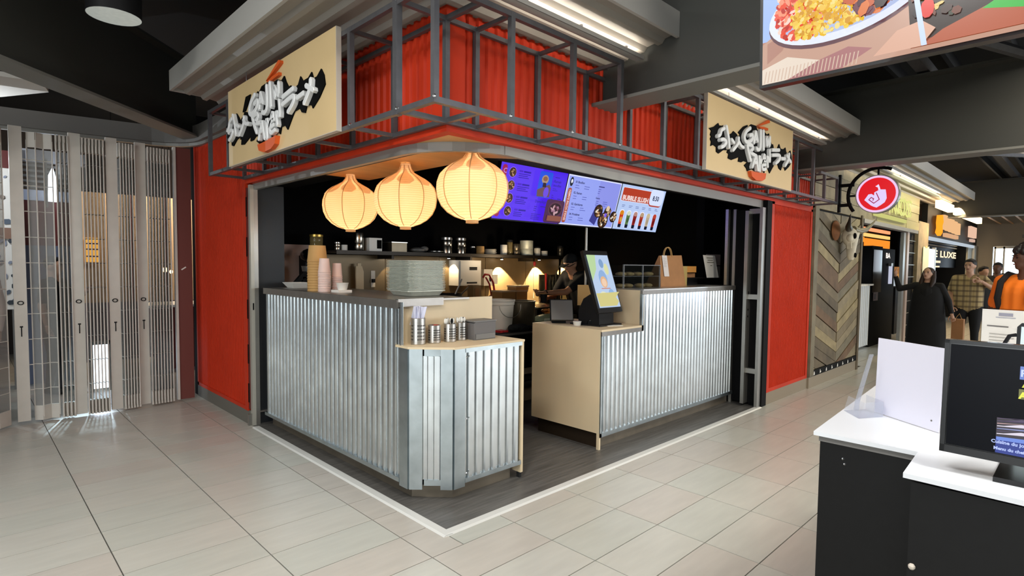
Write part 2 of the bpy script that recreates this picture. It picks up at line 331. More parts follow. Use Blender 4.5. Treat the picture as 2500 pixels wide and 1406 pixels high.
# roof purlins and braces on the right
pu = sgroup('trim_9', 'dark roof purlins and braces under the black ceiling', 'beam')
for y in (-1.15, -2.2): part('purlin', MB().box(1.6, 24, y-.05, y+.05, 3.32, 3.42), 'steelbar', pu)
for a, b in (((2.0, -.9, 3.25), (8.5, -3.3, 3.3)), ((5.1, -.95, 3.25), (12, -3.8, 3.3)), ((9, -.95, 3.2), (15, -4.8, 3.3)), ((1.6, -.7, 3.45), (4.7, -1.6, 3.45))):
    part('brace', MB().tube([a, b], .045, 6), 'steelbar', pu)
for k in range(9): part('deck_rib', MB().box(1.5, 22, -.7-.5*k-.02, -.7-.5*k+.02, 3.62, 3.75), 'cap', pu)
cd = sgroup('trim_10', 'thin dark conduit running under the ceiling at top left', 'pipe')
part('conduit', MB().tube([(-3.4, .9, 3.2), (-.6, 3.7, 3.2)], .02, 6), 'steelbar', cd)

# ---- canopies: ribbed soffit + edge band
def canopy(name, x0, x1, y0, label, left=False):
    t = sgroup(name, label, 'canopy'); z = 2.85
    prof = []
    mb = MB(); y = 0.0; yy = [y0+.02]
    # ribs run along X, profile over y
    P = []; y = y0+.02
    while y < .02:
        P += [(y, z), (y+.055, z), (y+.075, z-.022), (y+.105, z-.022), (y+.125, z)]; y += .125
    P = [(max(y0, min(p, .12)), q) for p, q in P] + [(.12, z)]
    P = [(p, q-.085*(p-y0)/(0-y0)) for p, q in P]
    n = len(P)
    if left:   # mitred: this sheet stops on the corner diagonal
        vs = [(max(x0, y), y, q) for y, q in P] + [(x1, y, q) for y, q in P]
    else: vs = [(x0, y, q) for y, q in P] + [(x1, y, q) for y, q in P]
    mb.add(vs, [(i, i+1, n+i+1, n+i) for i in range(n-1)])
    part('ribbed_soffit', mb, 'soffit', t)
    part('edge_band', MB().box(x0, x1, y0-.02, y0, z-.03, z+.12), 'soffit_edge', t)
    part('roof_sheet', MB().box(x0, x1, y0, .15, z+.02, z+.12), 'ceil', t)
    for k in range(int((x1-x0)/.45)): part('screw', MB().ball((x0+.3+.45*k, y0+.30, z-.004), .008, n=6, m=4), 'screw', t)
    return t
c1 = canopy('trim_11', -.56, 1.295, -.56, 'pale ribbed metal canopy over the corner of the ramen stall', True)
z = 2.85; P = []; x = -.54
while x < .02: P += [(x, z), (x+.055, z), (x+.075, z-.022), (x+.105, z-.022), (x+.125, z)]; x += .125
P = [(min(p, .12), q) for p, q in P] + [(.12, z)]; P = [(p, q-.085*(p+.56)/.56) for p, q in P]; n = len(P)
part('ribbed_soffit', MB().add([(x, max(-.56, x), q) for x, q in P] + [(x, 2.86, q) for x, q in P], [(i, i+1, n+i+1, n+i) for i in range(n-1)]), 'soffit', c1)
part('edge_band', MB().box(-.58, -.56, -.58, 2.86, z-.03, z+.13), 'soffit_edge', c1)
part('edge_band', MB().box(-.58, .15, 2.86, 2.88, z-.03, z+.13), 'soffit_edge', c1)
part('roof_sheet', MB().box(-.56, .15, .15, 2.86, z+.02, z+.12), 'ceil', c1)
canopy('trim_12', 1.325, 4.86, -.6, 'pale ribbed metal canopy above the right hand sign board')
canopy('trim_13', 4.89, 12.6, -.62, 'long ribbed canopy over the neighbouring wooden shop')
# LED strips on an angle profile under the canopies
for a, b, y, lb in ((.1, 1.27, -.325, 'strip light on a pale angle profile under the canopy left of the first beam'), (1.45, 4.72, -.325, 'long strip light on a pale profile above the right sign board'), (5.1, 10.8, -.35, 'strip light over the wooden shop front')):
    t = thing('led_strip', lb, 'light', ((a+b)/2, y, 2.765))
    part('profile', MB().box(a, b, y-.025, y+.03, 2.74, 2.746).box(a, b, y-.028, y-.022, 2.74, 2.763), 'soffit_edge', t); part('tube', MB().box(a+.02, b-.02, y-.016, y-.006, 2.748, 2.757), 'led', t)
    for x in (a+.15, (a+b)/2, b-.15): part('hanger', MB().box(x, x+.012, y, y+.012, 2.758, 2.80), 'steelbar', t)
# ---- red facade
def corr(P0, P1, z0, z1, pitch, d, mb=None, N=(0, -1), kind='trap'):
    """corrugated sheet between plan points P0,P1; N is the outward normal in plan"""
    mb = mb or MB(); P0 = Vector(P0); P1 = Vector(P1); L = (P1-P0).length; D = (P1-P0)/L; N = Vector(N)
    n = max(1, round(L/pitch)); p = L/n; pts = []
    for i in range(n):
        o = i*p
        if kind == 'trap': pts += [(o, 0), (o+.28*p, 0), (o+.42*p, d), (o+.78*p, d), (o+.92*p, 0)]
        elif kind == 'rib': pts += [(o, 0), (o+.62*p, 0), (o+.70*p, d), (o+.86*p, d), (o+.94*p, 0)]
        else: pts += [(o+p*k/8, d*(.5-.5*math.cos(2*PI*k/8))) for k in range(8)]
    pts.append((L, 0)); m = len(pts)
    vs = [tuple(P0+D*a+N*b)+(zz,) for zz in (z0, z1) for a, b in pts]
    return mb.add(vs, [(i, i+1, m+i+1, m+i) for i in range(m-1)])
fa = sgroup('wall_fascia', 'red corrugated steel fascia around the top of the stall', 'wall')
part('corrugated_sheet', corr((.1, -.005), (5.42, -.005), 2.185, 2.77, .068, .014), 'red', fa, fix=False)
part('corrugated_sheet', corr((-.005, 2.86), (-.005, .1), 2.185, 2.77, .068, .014, N=(-1, 0)), 'red', fa, fix=False)
part('corner_cover', MB().box(-.022, .1, -.022, .0, 2.185, 2.77).box(-.022, .0, 0, .1, 2.185, 2.77), 'red', fa)
part('bottom_lip', MB().box(-.012, 5.42, -.012, .05, 2.136, 2.185).box(-.012, .05, .05, 2.9, 2.136, 2.185), 'red', fa)
part('backing', MB().box(0, 5.42, .0, .06, 2.185, 2.85).box(0, .06, .06, 4.36, 2.185, 2.85), 'ceil', fa)
wl = sgroup('wall_left', 'tall red ribbed side panel between the folding gate and the stall opening', 'wall')
part('ribbed_panel', corr((.0, 4.33), (.0, 2.92), .15, 2.7, .042, .006, N=(-1, 0)), 'redfine', wl, fix=False)
part('panel_edge', MB().box(-.014, .02, 2.86, 2.93, .12, 2.7).box(-.012, .02, 2.9, 4.36, .12, .155).box(-.012, .02, 4.32, 4.36, .12, 2.7), 'red', wl)
part('core', MB().box(.005, .22, 2.9, 4.36, 0, 2.75), 'black', wl)
part('end_slots', MB().box(-.008, .01, 2.832, 2.86, .14, 2.1), 'darkred', wl)
for zz in (.2, .55, .95, 1.5, 1.85): part('slot', MB().box(-.012, -.004, 2.834, 2.858, zz, zz+.17), 'black', wl)
struct('baseboard_left', MB().box(-.01, .03, 2.83, 4.36, 0, .125), mat('grey_base', '#6a675f', .6), 'grey base strip under the left red panel')
wr = sgroup('wall_right', 'tall red ribbed panel between the shutter jamb and the chevron wood wall', 'wall')
part('ribbed_panel', corr((4.28, .0), (5.36, .0), .17, 2.12, .036, .006), 'redfine', wr, fix=False)
part('panel_edge', MB().box(4.22, 4.28, -.014, .02, .13, 2.136).box(4.22, 5.42, -.012, .02, .13, .17).box(5.37, 5.42, -.014, .02, .13, 2.136).box(4.22, 5.42, -.014, .02, 2.11, 2.136), 'red', wr)
part('core', MB().box(4.24, 5.42, .005, .2, 0, 2.136), 'black', wr)
struct('baseboard_right', MB().box(4.2, 5.44, -.01, .03, 0, .13), mat('tan_base', '#8a7d68', .5), 'beige tiled base under the right red panel')
# black post at the right jamb, black panel at the left jamb
struct('trim_14', MB().box(4.1, 4.215, -.015, .12, 0, 2.136), 'black', 'black square post beside the right red panel')
lj = sgroup('trim_15', 'black jamb panel behind the left end of the counter', 'trim')
part('panel', MB().box(.07, .31, 2.82, 2.86, 0, 2.136), mat('charcoal_panel', '#23262a', .55), lj)
part('edge_strip', MB().box(.06, .31, 2.80, 2.82, .105, .12), 'stainless', lj)
# ---- stall interior walls
struct('wall_back', MB().box(.22, 5.4, 3.2, 3.3, 0, 2.85), 'blackwall', 'black back wall of the kitchen')
struct('wall_inner_right', MB().box(4.95, 5.05, .2, 3.2, 0, 2.85), 'blackwall', 'black side wall inside the stall')
struct('wall_inner_left', MB().box(.22, .32, 2.86, 3.2, 0, 2.85), 'blackwall', 'short black return wall at the left of the kitchen')
struct('ceiling_stall', MB().box(.06, 5.0, .06, 3.2, 2.75, 2.8), 'ceil', 'black ceiling inside the stall')
# ---- header: plywood soffit and curved shutter track
so = sgroup('trim_16', 'plywood soffit lit by the paper lanterns', 'trim')
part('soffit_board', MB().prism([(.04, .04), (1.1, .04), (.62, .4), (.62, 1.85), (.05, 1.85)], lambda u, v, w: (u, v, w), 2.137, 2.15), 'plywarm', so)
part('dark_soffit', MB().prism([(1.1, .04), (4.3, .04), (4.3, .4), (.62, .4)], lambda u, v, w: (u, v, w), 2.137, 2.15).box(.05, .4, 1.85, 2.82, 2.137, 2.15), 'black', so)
tr = sgroup('trim_17', 'grey steel shutter track curving around the stall corner', 'track')
def sweep(path, prof, m, name, parent):
    mb = MB(); path = [Vector(p) for p in path]; k = len(path); n = len(prof); vs = []
    for i, p in enumerate(path):
        t = (path[min(i+1, k-1)]-path[max(i-1, 0)]).normalized(); nn = Vector((t.y, -t.x))   # outward to the right of travel
        for a, b in prof: q = p+nn*a; vs.append((q.x, q.y, b))
    fs = [(i*n+j, i*n+(j+1) % n, (i+1)*n+(j+1) % n, (i+1)*n+j) for i in range(k-1) for j in range(n)] + [tuple(range(n)), tuple(range((k-1)*n, k*n))]
    mb.add(vs, fs); return part(name, mb, m, parent, smooth=False)
R_ = .42; cxy = (.07+R_, .07+R_)
path = [(.07, 2.82), (.07, 1.9), (.07, 1.2)] + [(cxy[0]-R_*math.cos(a), cxy[1]-R_*math.sin(a)) for a in [math.radians(i*9) for i in range(11)]] + [(1.2, .07), (2.5, .07), (3.95, .07)]
path = [(x, y) for x, y in path]
sweep(path, [(0, 2.137), (.035, 2.137), (.035, 2.085), (0, 2.085)][::-1], 'track', 'track_rail', tr)
sweep(path, [(-.06, 2.137), (0, 2.137), (0, 2.10), (-.06, 2.10)][::-1], 'cap', 'track_channel', tr)
part('header_face', MB().prism([(.45, 2.086), (1.5, 2.062), (4.1, 2.062), (4.1, 2.137), (.45, 2.137)], lambda u, v, w: (u, w, v), .034, .05), 'track', tr)
# folding shutter packed at the right jamb
sh = thing('folded_shutter', 'aluminium folding shutter packed against the right jamb of the stall', 'shutter', (4.0, .2, 0))
part('front_stile', MB().box(4.02, 4.1, .0, .03, .0, 2.06), 'alu', sh)
part('lock_stile', MB().box(3.99, 4.09, .13, .165, .03, 2.03), 'alu', sh)
for zz in (.35, 1.12, 2.0): part('link_bar', MB().box(4.03, 4.10, .03, .14, zz, zz+.05), 'alu', sh)
part('dark_folds', MB().box(4.085, 4.1, .03, .36, .03, 2.05), 'black', sh)
for zz, h in ((1.15, .05), (1.0, .02), (.93, .02)): part('latch_hole', MB().box(4.03, 4.045, .128, .131, zz, zz+h), 'black', sh)
part('rear_stile', MB().box(4.075, 4.12, .3, .33, .0, 2.06), 'alu', sh)
part('inner_stile', MB().box(4.02, 4.07, .36, .39, 1.26, 2.06), 'stainless', sh)
# left silver guide post
lg = thing('guide_post', 'silver shutter guide post at the left edge of the opening', 'post', (.03, 2.8, 0))
part('channel', MB().box(.0, .03, 2.785, 2.83, 0, 2.125), mat('pale_alu', '#b8b5aa', .4, .4), lg)
part('lip', MB().box(.03, .065, 2.785, 2.80, 0, 2.125), 'alu', lg)
part('slot', MB().box(.012, .022, 2.782, 2.786, 1.03, 1.09), 'black', lg)
part('foot_bracket', MB().box(-.03, .0, 2.80, 2.83, 0, .1), 'alu', lg)
# ---- bulkhead above the folding gate, curving into the facade
bk = sgroup('trim_18', 'grey bulkhead curving above the folding gate', 'trim')
bp = [(-4.2, 5.0), (-2.6, 4.75), (-1.53, 4.6), (-.94, 4.5), (-.5, 4.42)] + [(-.5+.45*math.sin(a), 3.97+.45*math.cos(a)) for a in [math.radians(i*15) for i in range(1, 7)]] + [(-.04, 3.5), (-.04, 2.9)]
sweep(bp[::-1], [(-.02, 2.67), (.05, 2.67), (.05, 2.83), (-.02, 2.83)], 'bulk', 'bulkhead', bk)
sweep(bp[::-1], [(.02, 2.64), (.07, 2.64), (.07, 2.672), (.02, 2.672)], 'track', 'gate_track', bk)

# ================================================================ CAGE
cage = thing('steel_cage', 'dark gunmetal square-bar cage wrapped around the red fascia', 'frame', (0, 0, 2.18))
bs = .013
def bar(nm, a, b, s=bs, pr=cage):
    x0, x1 = sorted((a[0], b[0])); y0, y1 = sorted((a[1], b[1])); z0, z1 = sorted((a[2], b[2]))
    s += {'post': .0008, 'front_rail': .0, 'inner_rail': -.0006, 'cross_bar': -.0012}[nm] + (.0003 if x1-x0 > .1 else 0)
    return part(nm, MB().box(x0-s, x1+s, y0-s, y1+s, z0-s, z1+s), 'steelbar', pr)
ZB, ZT = 2.18, 2.69; D_ = -.3
LY = [.49, .97, 1.45, 1.93, 2.41, 2.82]; yc = [-.3, 0.0, .45, .93, 1.41, 1.89, 2.37, 2.82]
for zz in (ZB, ZT):
    bar('front_rail', (D_, D_, zz), (D_, 2.82, zz)); bar('inner_rail', (-.03, D_, zz), (-.03, 2.82, zz))
bar('front_rail', (D_, D_, ZB), (5.29, D_, ZB)); bar('inner_rail', (D_, -.03, ZB), (5.29, -.03, ZB))
bar('front_rail', (D_, D_, ZT), (1.1, D_, ZT)); bar('inner_rail', (D_, -.03, ZT), (1.45, -.03, ZT), .012)
bar('front_rail', (1.5, D_, ZT), (4.72, D_, ZT)); bar('inner_rail', (1.5, -.03, ZT), (4.72, -.03, ZT))
bar('front_rail', (4.72, D_, 2.46), (5.29, D_, 2.46)); bar('inner_rail', (4.72, -.03, 2.46), (5.29, -.03, 2.46))
for i, y in enumerate(yc):
    bar('post', (D_, y, ZB), (D_, y, ZT), .016 if y in (0.0,) else bs)
    if y > -.1: bar('post', (-.03, y if y else -.03, ZB), (-.03, y if y else -.03, ZT))
    for zz in (ZB, ZT): bar('cross_bar', (D_, y if y else -.03, zz), (-.03, y if y else -.03, zz), .011)
for x in (.17, .65, 1.1, 1.6, 2.07, 2.56, 3.05, 3.54, 4.03, 4.50, 4.86, 5.29):
    zt = ZT if x < 4.7 else 2.46
    bar('post', (x, D_, ZB), (x, D_, zt)); bar('post', (x, -.03, ZB), (x, -.03, zt))
    bar('cross_bar', (x, D_, ZB), (x, -.03, ZB), .011)
    if not 1.12 < x < 1.5: bar('cross_bar', (x, D_, zt), (x, -.03, zt), .011)
for a in ((D_, D_, ZB), (D_, 0, ZB), (D_, .45, ZB), (.17, D_, ZB), (.65, D_, ZB), (1.1, D_, ZB), (D_, 0, ZT)):
    part('weld_bead', MB().ball((a[0]-.014, a[1]-.014, a[2]+.012), .009, n=6, m=4), 'screw', cage)

# ================================================================ SIGN BOARDS
STROKES = dict(gai=[[(.206,.325),(.16,.304),(.141,.269),(.106,.25)],[(.232,.347),(.251,.31),(.272,.268),(.292,.193)],[(.144,.229),(.192,.241),(.234,.227),(.201,.194),(.153,.176)],[(.318,.261),(.364,.24)]],
 hito=[[(.451,.296),(.441,.247),(.358,.183)],[(.442,.274),(.491,.24),(.543,.231)]],
 G=[[(.661,.406),(.589,.367),(.556,.319),(.581,.287),(.648,.294),(.706,.328),(.70,.358),(.647,.345)]], A=[[(.764,.395),(.735,.295)],[(.764,.395),(.806,.32)],[(.752,.335),(.79,.34)]],
 J=[[(.863,.422),(.867,.287),(.824,.255),(.785,.266)]], I=[[(.918,.429),(.932,.272)]], N=[[(1.001,.315),(.992,.385),(1.052,.321),(1.056,.399)]],
 R=[[(.611,.264),(.643,.205),(.688,.147)],[(.611,.264),(.69,.272),(.716,.247),(.671,.214),(.774,.2)]],
 A2=[[(.783,.205),(.72,.097)],[(.783,.205),(.828,.085)],[(.752,.14),(.806,.145)]], M=[[(.867,.083),(.858,.207),(.905,.155),(.955,.232),(.965,.19)]],
 E=[[(.987,.186),(.915,.172),(.924,.108),(.995,.119)],[(.922,.142),(.978,.152)]], N2=[[(1.03,.14),(1.018,.225),(1.07,.19),(1.06,.29)]],
 ra=[[(1.115,.297),(1.27,.318)],[(1.114,.252),(1.27,.272),(1.275,.235),(1.195,.191)]], bo=[[(1.322,.251),(1.41,.261)]], me=[[(1.504,.319),(1.488,.263),(1.416,.2)],[(1.446,.295),(1.543,.25)]])
BLOB = [(.008,.297),(.084,.321),(.148,.358),(.161,.343),(.21,.349),(.241,.36),(.295,.318),(.309,.291),(.385,.324),(.404,.342),(.465,.328),(.48,.313),(.526,.332),(.491,.347),(.543,.383),(.583,.408),(.652,.433),(.668,.417),(.723,.451),(.819,.455),(.844,.428),(.982,.439),(1.048,.418),(1.087,.437),(1.114,.396),(1.151,.356),(1.184,.358),(1.203,.324),(1.287,.34),(1.321,.382),(1.356,.347),(1.426,.35),(1.469,.373),(1.491,.332),(1.536,.332),(1.589,.363),(1.621,.323),(1.635,.268),(1.566,.211),(1.479,.165),(1.468,.185),(1.404,.197),(1.381,.157),(1.336,.168),(1.308,.198),(1.232,.192),(1.185,.15),(1.131,.1),(1.096,.132),(1.039,.132),(1.018,.09),(.985,.109),(.947,.098),(.856,.08),(.765,.091),(.679,.065),(.663,.085),(.619,.104),(.674,.136),(.603,.138),(.562,.121),(.507,.12),(.518,.157),(.451,.136),(.386,.116),(.327,.122),(.337,.156),(.305,.163),(.323,.183),(.24,.171),(.168,.135),(.131,.144),(.129,.177),(.08,.187),(.039,.172),(.049,.204),(.03,.223),(.047,.243),(.029,.251),(.044,.284)]
BOWL = [(.694,.067),(.719,.024),(.802,.002),(.923,.009),(.985,.033),(1.003,.082),(.857,.071),(.767,.067)]
ST1 = [(.834,.458),(1.038,.542),(1.062,.536),(1.063,.520),(.872,.464)]; ST2 = [(.835,.452),(.934,.466),(1.036,.470),(1.037,.451),(.889,.442)]
def stroke(mb, pts, r, fr, w0, w1):
    """brush stroke solid: a fat rounded ribbon with thickness"""
    pts = [Vector(p) for p in pts]; sm = []
    for i in range(len(pts)-1):
        a, b = pts[i], pts[i+1]; pa = pts[i-1] if i else a; nb = pts[i+2] if i+2 < len(pts) else b
        for k in range(4):
            t = k/4; sm.append(.5*((2*a)+(b-pa)*t+(2*pa-5*a+4*b-nb)*t*t+(3*a-pa-3*b+nb)*t**3))
    sm.append(pts[-1]); left = []; right = []
    for i, p in enumerate(sm):
        t = (sm[min(i+1, len(sm)-1)]-sm[max(i-1, 0)]); t = t.normalized() if t.length > 1e-6 else Vector((1, 0)); n = Vector((-t.y, t.x))
        left.append(p+n*r); right.append(p-n*r)
    t0 = (sm[0]-sm[1]).normalized(); t1 = (sm[-1]-sm[-2]).normalized()
    L = left+[sm[-1]+t1*r*.8]; R = right
    n = len(sm); vs = []
    for w, k in ((w0, 1.0), (w1-.004, 1.0), (w1, .72)):
        for i in range(n):
            c = sm[i]; vs.append(fr(*(c+(left[i]-c)*k), w)); vs.append(fr(*(c+(right[i]-c)*k), w))
        vs.append(fr(*(sm[0]+t0*r*.8*k), w)); vs.append(fr(*(sm[-1]+t1*r*.8*k), w))
    m = 2*n+2; fs = []
    for i in range(n-1): fs.append((2*m+2*i, 2*m+2*i+1, 2*m+2*i+3, 2*m+2*i+2)); 
    fs += [(2*m+2*n, 2*m+1, 2*m), (2*m+2*n+1, 2*m+2*n-2, 2*m+2*n-1)]
    ring = [2*n]+[2*i for i in range(n)]+[2*n+1]+[2*i+1 for i in range(n-1, -1, -1)]; q = len(ring)
    for l in (0, 1):
        for i in range(q): a, b = ring[i], ring[(i+1) % q]; fs.append((l*m+a, l*m+b, (l+1)*m+b, (l+1)*m+a))
    mb.add(vs, fs)
def sign(loc, fr, u0, u1, label, sl):
    t = thing('sign_board', label, 'sign', loc)
    part('board', MB().prism([(u0, 0), (u1, 0), (u1, .553), (u0, .553)], fr, -.028, 0), 'board', t)
    part('board_edge', MB().prism([(u0-.004, -.004), (u1+.004, -.004), (u1+.004, .0), (u0-.004, .0)], fr, -.03, 0).prism([(u0-.004, 0), (u0, 0), (u0, .553), (u0-.004, .553)], fr, -.03, .0).prism([(u1, 0), (u1+.004, 0), (u1+.004, .553), (u1, .553)], fr, -.03, .0), 'board_edge', t)
    sp = part('black_splash', MB().prism(BLOB, fr, 0, .008), 'ink', t)
    if sl: part('splash_fragment', MB().prism([(.43,.44),(.52,.44),(.49,.40),(.42,.345),(.365,.345)], fr, 0, .008), 'ink', t)
    part('bowl', MB().prism(BOWL, fr, .0, .03), 'orange', t)
    part('chopstick', MB().prism(ST1, fr, .0, .022), 'orange', t); part('chopstick', MB().prism(ST2, fr, .0, .02), 'orange', t)
    for k, ss in STROKES.items():
        mb = MB()
        for q_, s in enumerate(ss): stroke(mb, s, .0155 if k not in ('E', 'gai', 'hito', 'A2', 'N2') else .0135, fr, .008+.0004*q_, .034+.0016*q_)
        part('letter', mb, 'letter', t)
    part('hanging_wire', MB().tube([fr(u0+.35, .553, -.01), fr(u0+.35, .66, -.01)], .002, 4), 'steelbar', t)
    return t
sign((-.345, 1.4, 2.17), frame((-.345, 2.28, 2.172), (0, -1, 0), (0, 0, 1), (-1, 0, 0)), .05, 1.75, 'plywood ramen sign on the left face of the cage, white hand-cut letters on black splash', True)
sign((3.0, -.345, 2.17), frame((2.14, -.345, 2.172), (1, 0, 0), (0, 0, 1), (0, -1, 0)), -.01, 1.655, 'plywood ramen sign on the right face of the cage under the second canopy', False)

# ================================================================ COUNTERS
H1, H2 = .95, 1.215
lc = thing('left_counter', 'corrugated steel front counter with a chamfered corner and stepped top, nearest the camera', 'counter', (.5, 1.6, 0))
part('corrugated_panel', corr((.1, 2.72), (.1, .555), .12, H2, .066, .012, N=(-1, 0), kind='rib'), 'galv', lc, smooth=True, fix=False)
part('corrugated_panel', corr((.155, .435), (.235, .352), .135, H1-.055, .045, .013, N=(-.707, -.707), kind='rib'), 'galv', lc, smooth=True, fix=False)
part('corrugated_panel', corr((.375, .3), (.845, .3), .125, H1-.03, .068, .016, kind='trap'), 'galv', lc, smooth=True, fix=False)
fl = [(.1, .575), (.1, .487), (.155, .428)]
def flash(pts, z0, z1, nm='corner_flashing'):
    mb = MB(); t = .004
    for a, b in zip(pts, pts[1:]):
        a = Vector(a); b = Vector(b); d = (b-a).normalized(); n = Vector((d.y, -d.x)) if True else 0
        n = -n if (n.x > 0 or n.y > 0) and not (n.x < 0 or n.y < 0) else n
        q = [a+n*.016, b+n*.016, b, a]; mb.prism([(p.x, p.y) for p in q], lambda u, v, w: (u, v, w), z0, z1)
    return part(nm, mb, 'galvf', lc)
flash([(.1, .575), (.1, .487), (.158, .432)], .078, H1-.012)
flash([(.236, .352), (.287, .3), (.37, .3)], .078, H1-.012)
part('rail', MB().box(.08, .1, .575, 2.72, .098, .125), 'galvf', lc)
part('rail', MB().prism([(.158, .418), (.233, .346), (.24, .355), (.168, .43)], lambda u, v, w: (u, v, w), .1, .135), 'galvf', lc)
part('rail', MB().prism([(.158, .418), (.233, .346), (.24, .355), (.168, .43)], lambda u, v, w: (u, v, w), H1-.055, H1-.012), 'galvf', lc)
part('rail', MB().box(.37, .86, .282, .3, .1, .128), 'galvf', lc)
part('rail', MB().box(.37, .86, .28, .3, H1-.038, H1-.012), 'galvf', lc)
part('carcass', MB().prism([(.11, 2.72), (.11, .6), (.11, .49), (.29, .31), (.86, .31), (.86, .62), (.86, 2.72)][:6]+[(.75, .64), (.75, 2.72)], lambda u, v, w: (u, v, w), .1, H1-.013), 'black', lc)
part('carcass_upper', MB().box(.11, .75, .635, 2.72, H1-.02, H2), 'ply', lc)
part('low_top', MB().prism([(.085, .62), (.085, .483), (.283, .283), (.885, .283), (.885, .66), (.76, .66), (.76, .62)], lambda u, v, w: (u, v, w), H1-.013, H1), 'ply', lc)
part('end_panel', MB().box(.862, .885, .29, .66, .04, H1-.013), 'ply', lc)
part('panel_foot', MB().box(.865, .882, .3, .33, .0, .04), 'rubber', lc)
part('riser_panel', MB().box(.1, .885, .615, .635, H1, H2+.01), 'ply', lc, label='tall plywood riser behind the cutlery canisters')
part('plinth', MB().prism([(.15, 2.72), (.15, .535), (.325, .348), (.82, .348), (.82, .6), (.6, .6), (.6, 2.72)], lambda u, v, w: (u, v, w), 0, .1), 'plinth', lc)
st = part('steel_top', MB().box(.085, .66, .6, 2.72, H2, H2+.012).box(.078, .092, .59, 2.72, H2-.04, H2+.012), 'stdark', lc)
part('steel_overlap', MB().box(.083, .43, .585, .615, H2-.03, H2+.018), 'stdark', lc)
for zz in (H1-.065, .5, .16): part('screw', MB().ball((.38, .284, zz), .006, n=6, m=4), 'screw', lc)

rc = thing('right_counter', 'plywood and corrugated steel order counter, low at its left end and tall to the right', 'counter', (2.9, .6, 0))
h1, h2 = .935, 1.245
part('corrugated_panel', corr((1.76, .3), (2.31, .3), .13, h1-.035, .058, .016, kind='trap'), 'galv', rc, fix=False)
part('corrugated_panel', corr((2.31, .3), (4.04, .3), .13, h2-.035, .058, .016, kind='trap'), 'galv', rc, fix=False)
part('rail', MB().box(1.735, 2.31, .276, .3, h1-.035, h1), 'stdark', rc)
part('rail', MB().box(2.29, 4.06, .276, .3, h2-.035, h2), 'stdark', rc)
part('rail', MB().box(1.735, 4.06, .278, .3, .1, .132), 'galvf', rc)
part('rail', MB().box(2.288, 2.31, .276, .3, h1-.03, h2-.03), 'galvf', rc)
part('rail', MB().box(1.735, 1.755, .278, .3, .1, h1-.03), 'galvf', rc)
part('end_panel', MB().box(1.73, 1.75, .29, 1.02, .13, h1).box(1.73, 1.75, .285, .31, .0, .13), 'ply', rc)
part('low_top', MB().box(1.73, 2.31, .276, 1.02, h1, h1+.016), 'ply', rc)
part('step_panel', MB().box(2.31, 2.33, .285, .95, h1+.016, h2), 'ply', rc, label='plywood panel stepping up beside the touch screen')
part('high_top', MB().box(2.31, 4.07, .28, .95, h2, h2+.01), 'stainless', rc)
part('carcass', MB().box(1.75, 4.06, .31, .93, .12, h1-.01).box(2.33, 4.06, .31, .93, h1-.01, h2), 'black', rc)
part('plinth', MB().box(1.79, 4.06, .34, .95, 0, .13), 'plinth', rc); part('plinth_end', MB().box(1.775, 1.79, .34, .98, .0, .13), mat('bronze_plinth', '#3a2f24', .4, .5), rc)

# ================================================================ LANTERNS
prof = [(r*.95, z*.95) for r, z in [(.034, -.195), (.06, -.186), (.108, -.170), (.155, -.142), (.193, -.102), (.216, -.052), (.224, 0), (.221, .044), (.207, .084), (.181, .117), (.146, .144), (.102, .168), (.062, .192), (.044, .217), (.037, .242), (.035, .258)]]
def lantern(y, z, label, tint=1.0, hang=0, x=.365):
    t = thing('paper_lantern', label, 'lamp', (x, y, z), 'paper lanterns over the left counter')
    c = (x, y, z)
    part('shade', MB().lathe(prof, c, 64, False, 16, .018), 'lantern', t, smooth=True, fix=False)
    fold = MB()
    for k in range(8):   # petal folds at the shoulder
        a = 2*PI*k/8+.2; P = []
        for i, (r, zz) in enumerate([(.0425, .206), (.0595, .1825), (.0975, .1600), (.139, .1375), (.1725, .1115), (.1935, .085)]):
            w = [.10, .2, .28, .34, .33, .14][i]; P.append((r+.0015, zz+.001, w))
        L = [(c[0]+r*math.cos(a-w), c[1]+r*math.sin(a-w), c[2]+zz) for r, zz, w in P]; R = [(c[0]+r*math.cos(a+w), c[1]+r*math.sin(a+w), c[2]+zz) for r, zz, w in P]
        n = len(L); fold.add(L+R, [(i, i+1, n+i+1, n+i) for i in range(n-1)])
    part('petal_fold', fold, 'lantern_fold', t, smooth=True, fix=False)
    for k in range(8):
        a = 2*PI*k/8; part('rib', MB().tube([(c[0]+(r+.001)*math.cos(a), c[1]+(r+.001)*math.sin(a), c[2]+zz) for r, zz in prof[1:-1]], .0030, 5), 'lantern_rib', t)
    part('bottom_ring', MB().lathe([(.032, -.2), (.038, -.2), (.038, -.18), (.032, -.18)], c, 20, False), 'lantern_rib', t)
    part('cord', MB().tube([(x, y, z+.2), (x, y, min(z+.6, 2.14))], .004, 6), 'black', t)
    part('bulb', MB().lathe([(.012, .06), (.014, .02), (.03, -.03), (.032, -.05), (.02, -.075), (.003, -.082)], c, 12), emat('bulb_glow', '#ffc36a', 20), t, smooth=True)
    d = bpy.data.lights.new('lantern_light', 'POINT'); d.energy = 5.0*tint; d.color = (1, .86, .68); d.shadow_soft_size = .04
    o = bpy.data.objects.new('lantern_light', d); o.location = (x, y, z-.035); COL.objects.link(o)
lantern(1.69, 1.895, 'left paper lantern, hanging furthest back over the left counter')
lantern(.93, 1.885, 'middle paper lantern over the left counter')
lantern(.225, 1.895, 'largest looking paper lantern, nearest the stall corner')

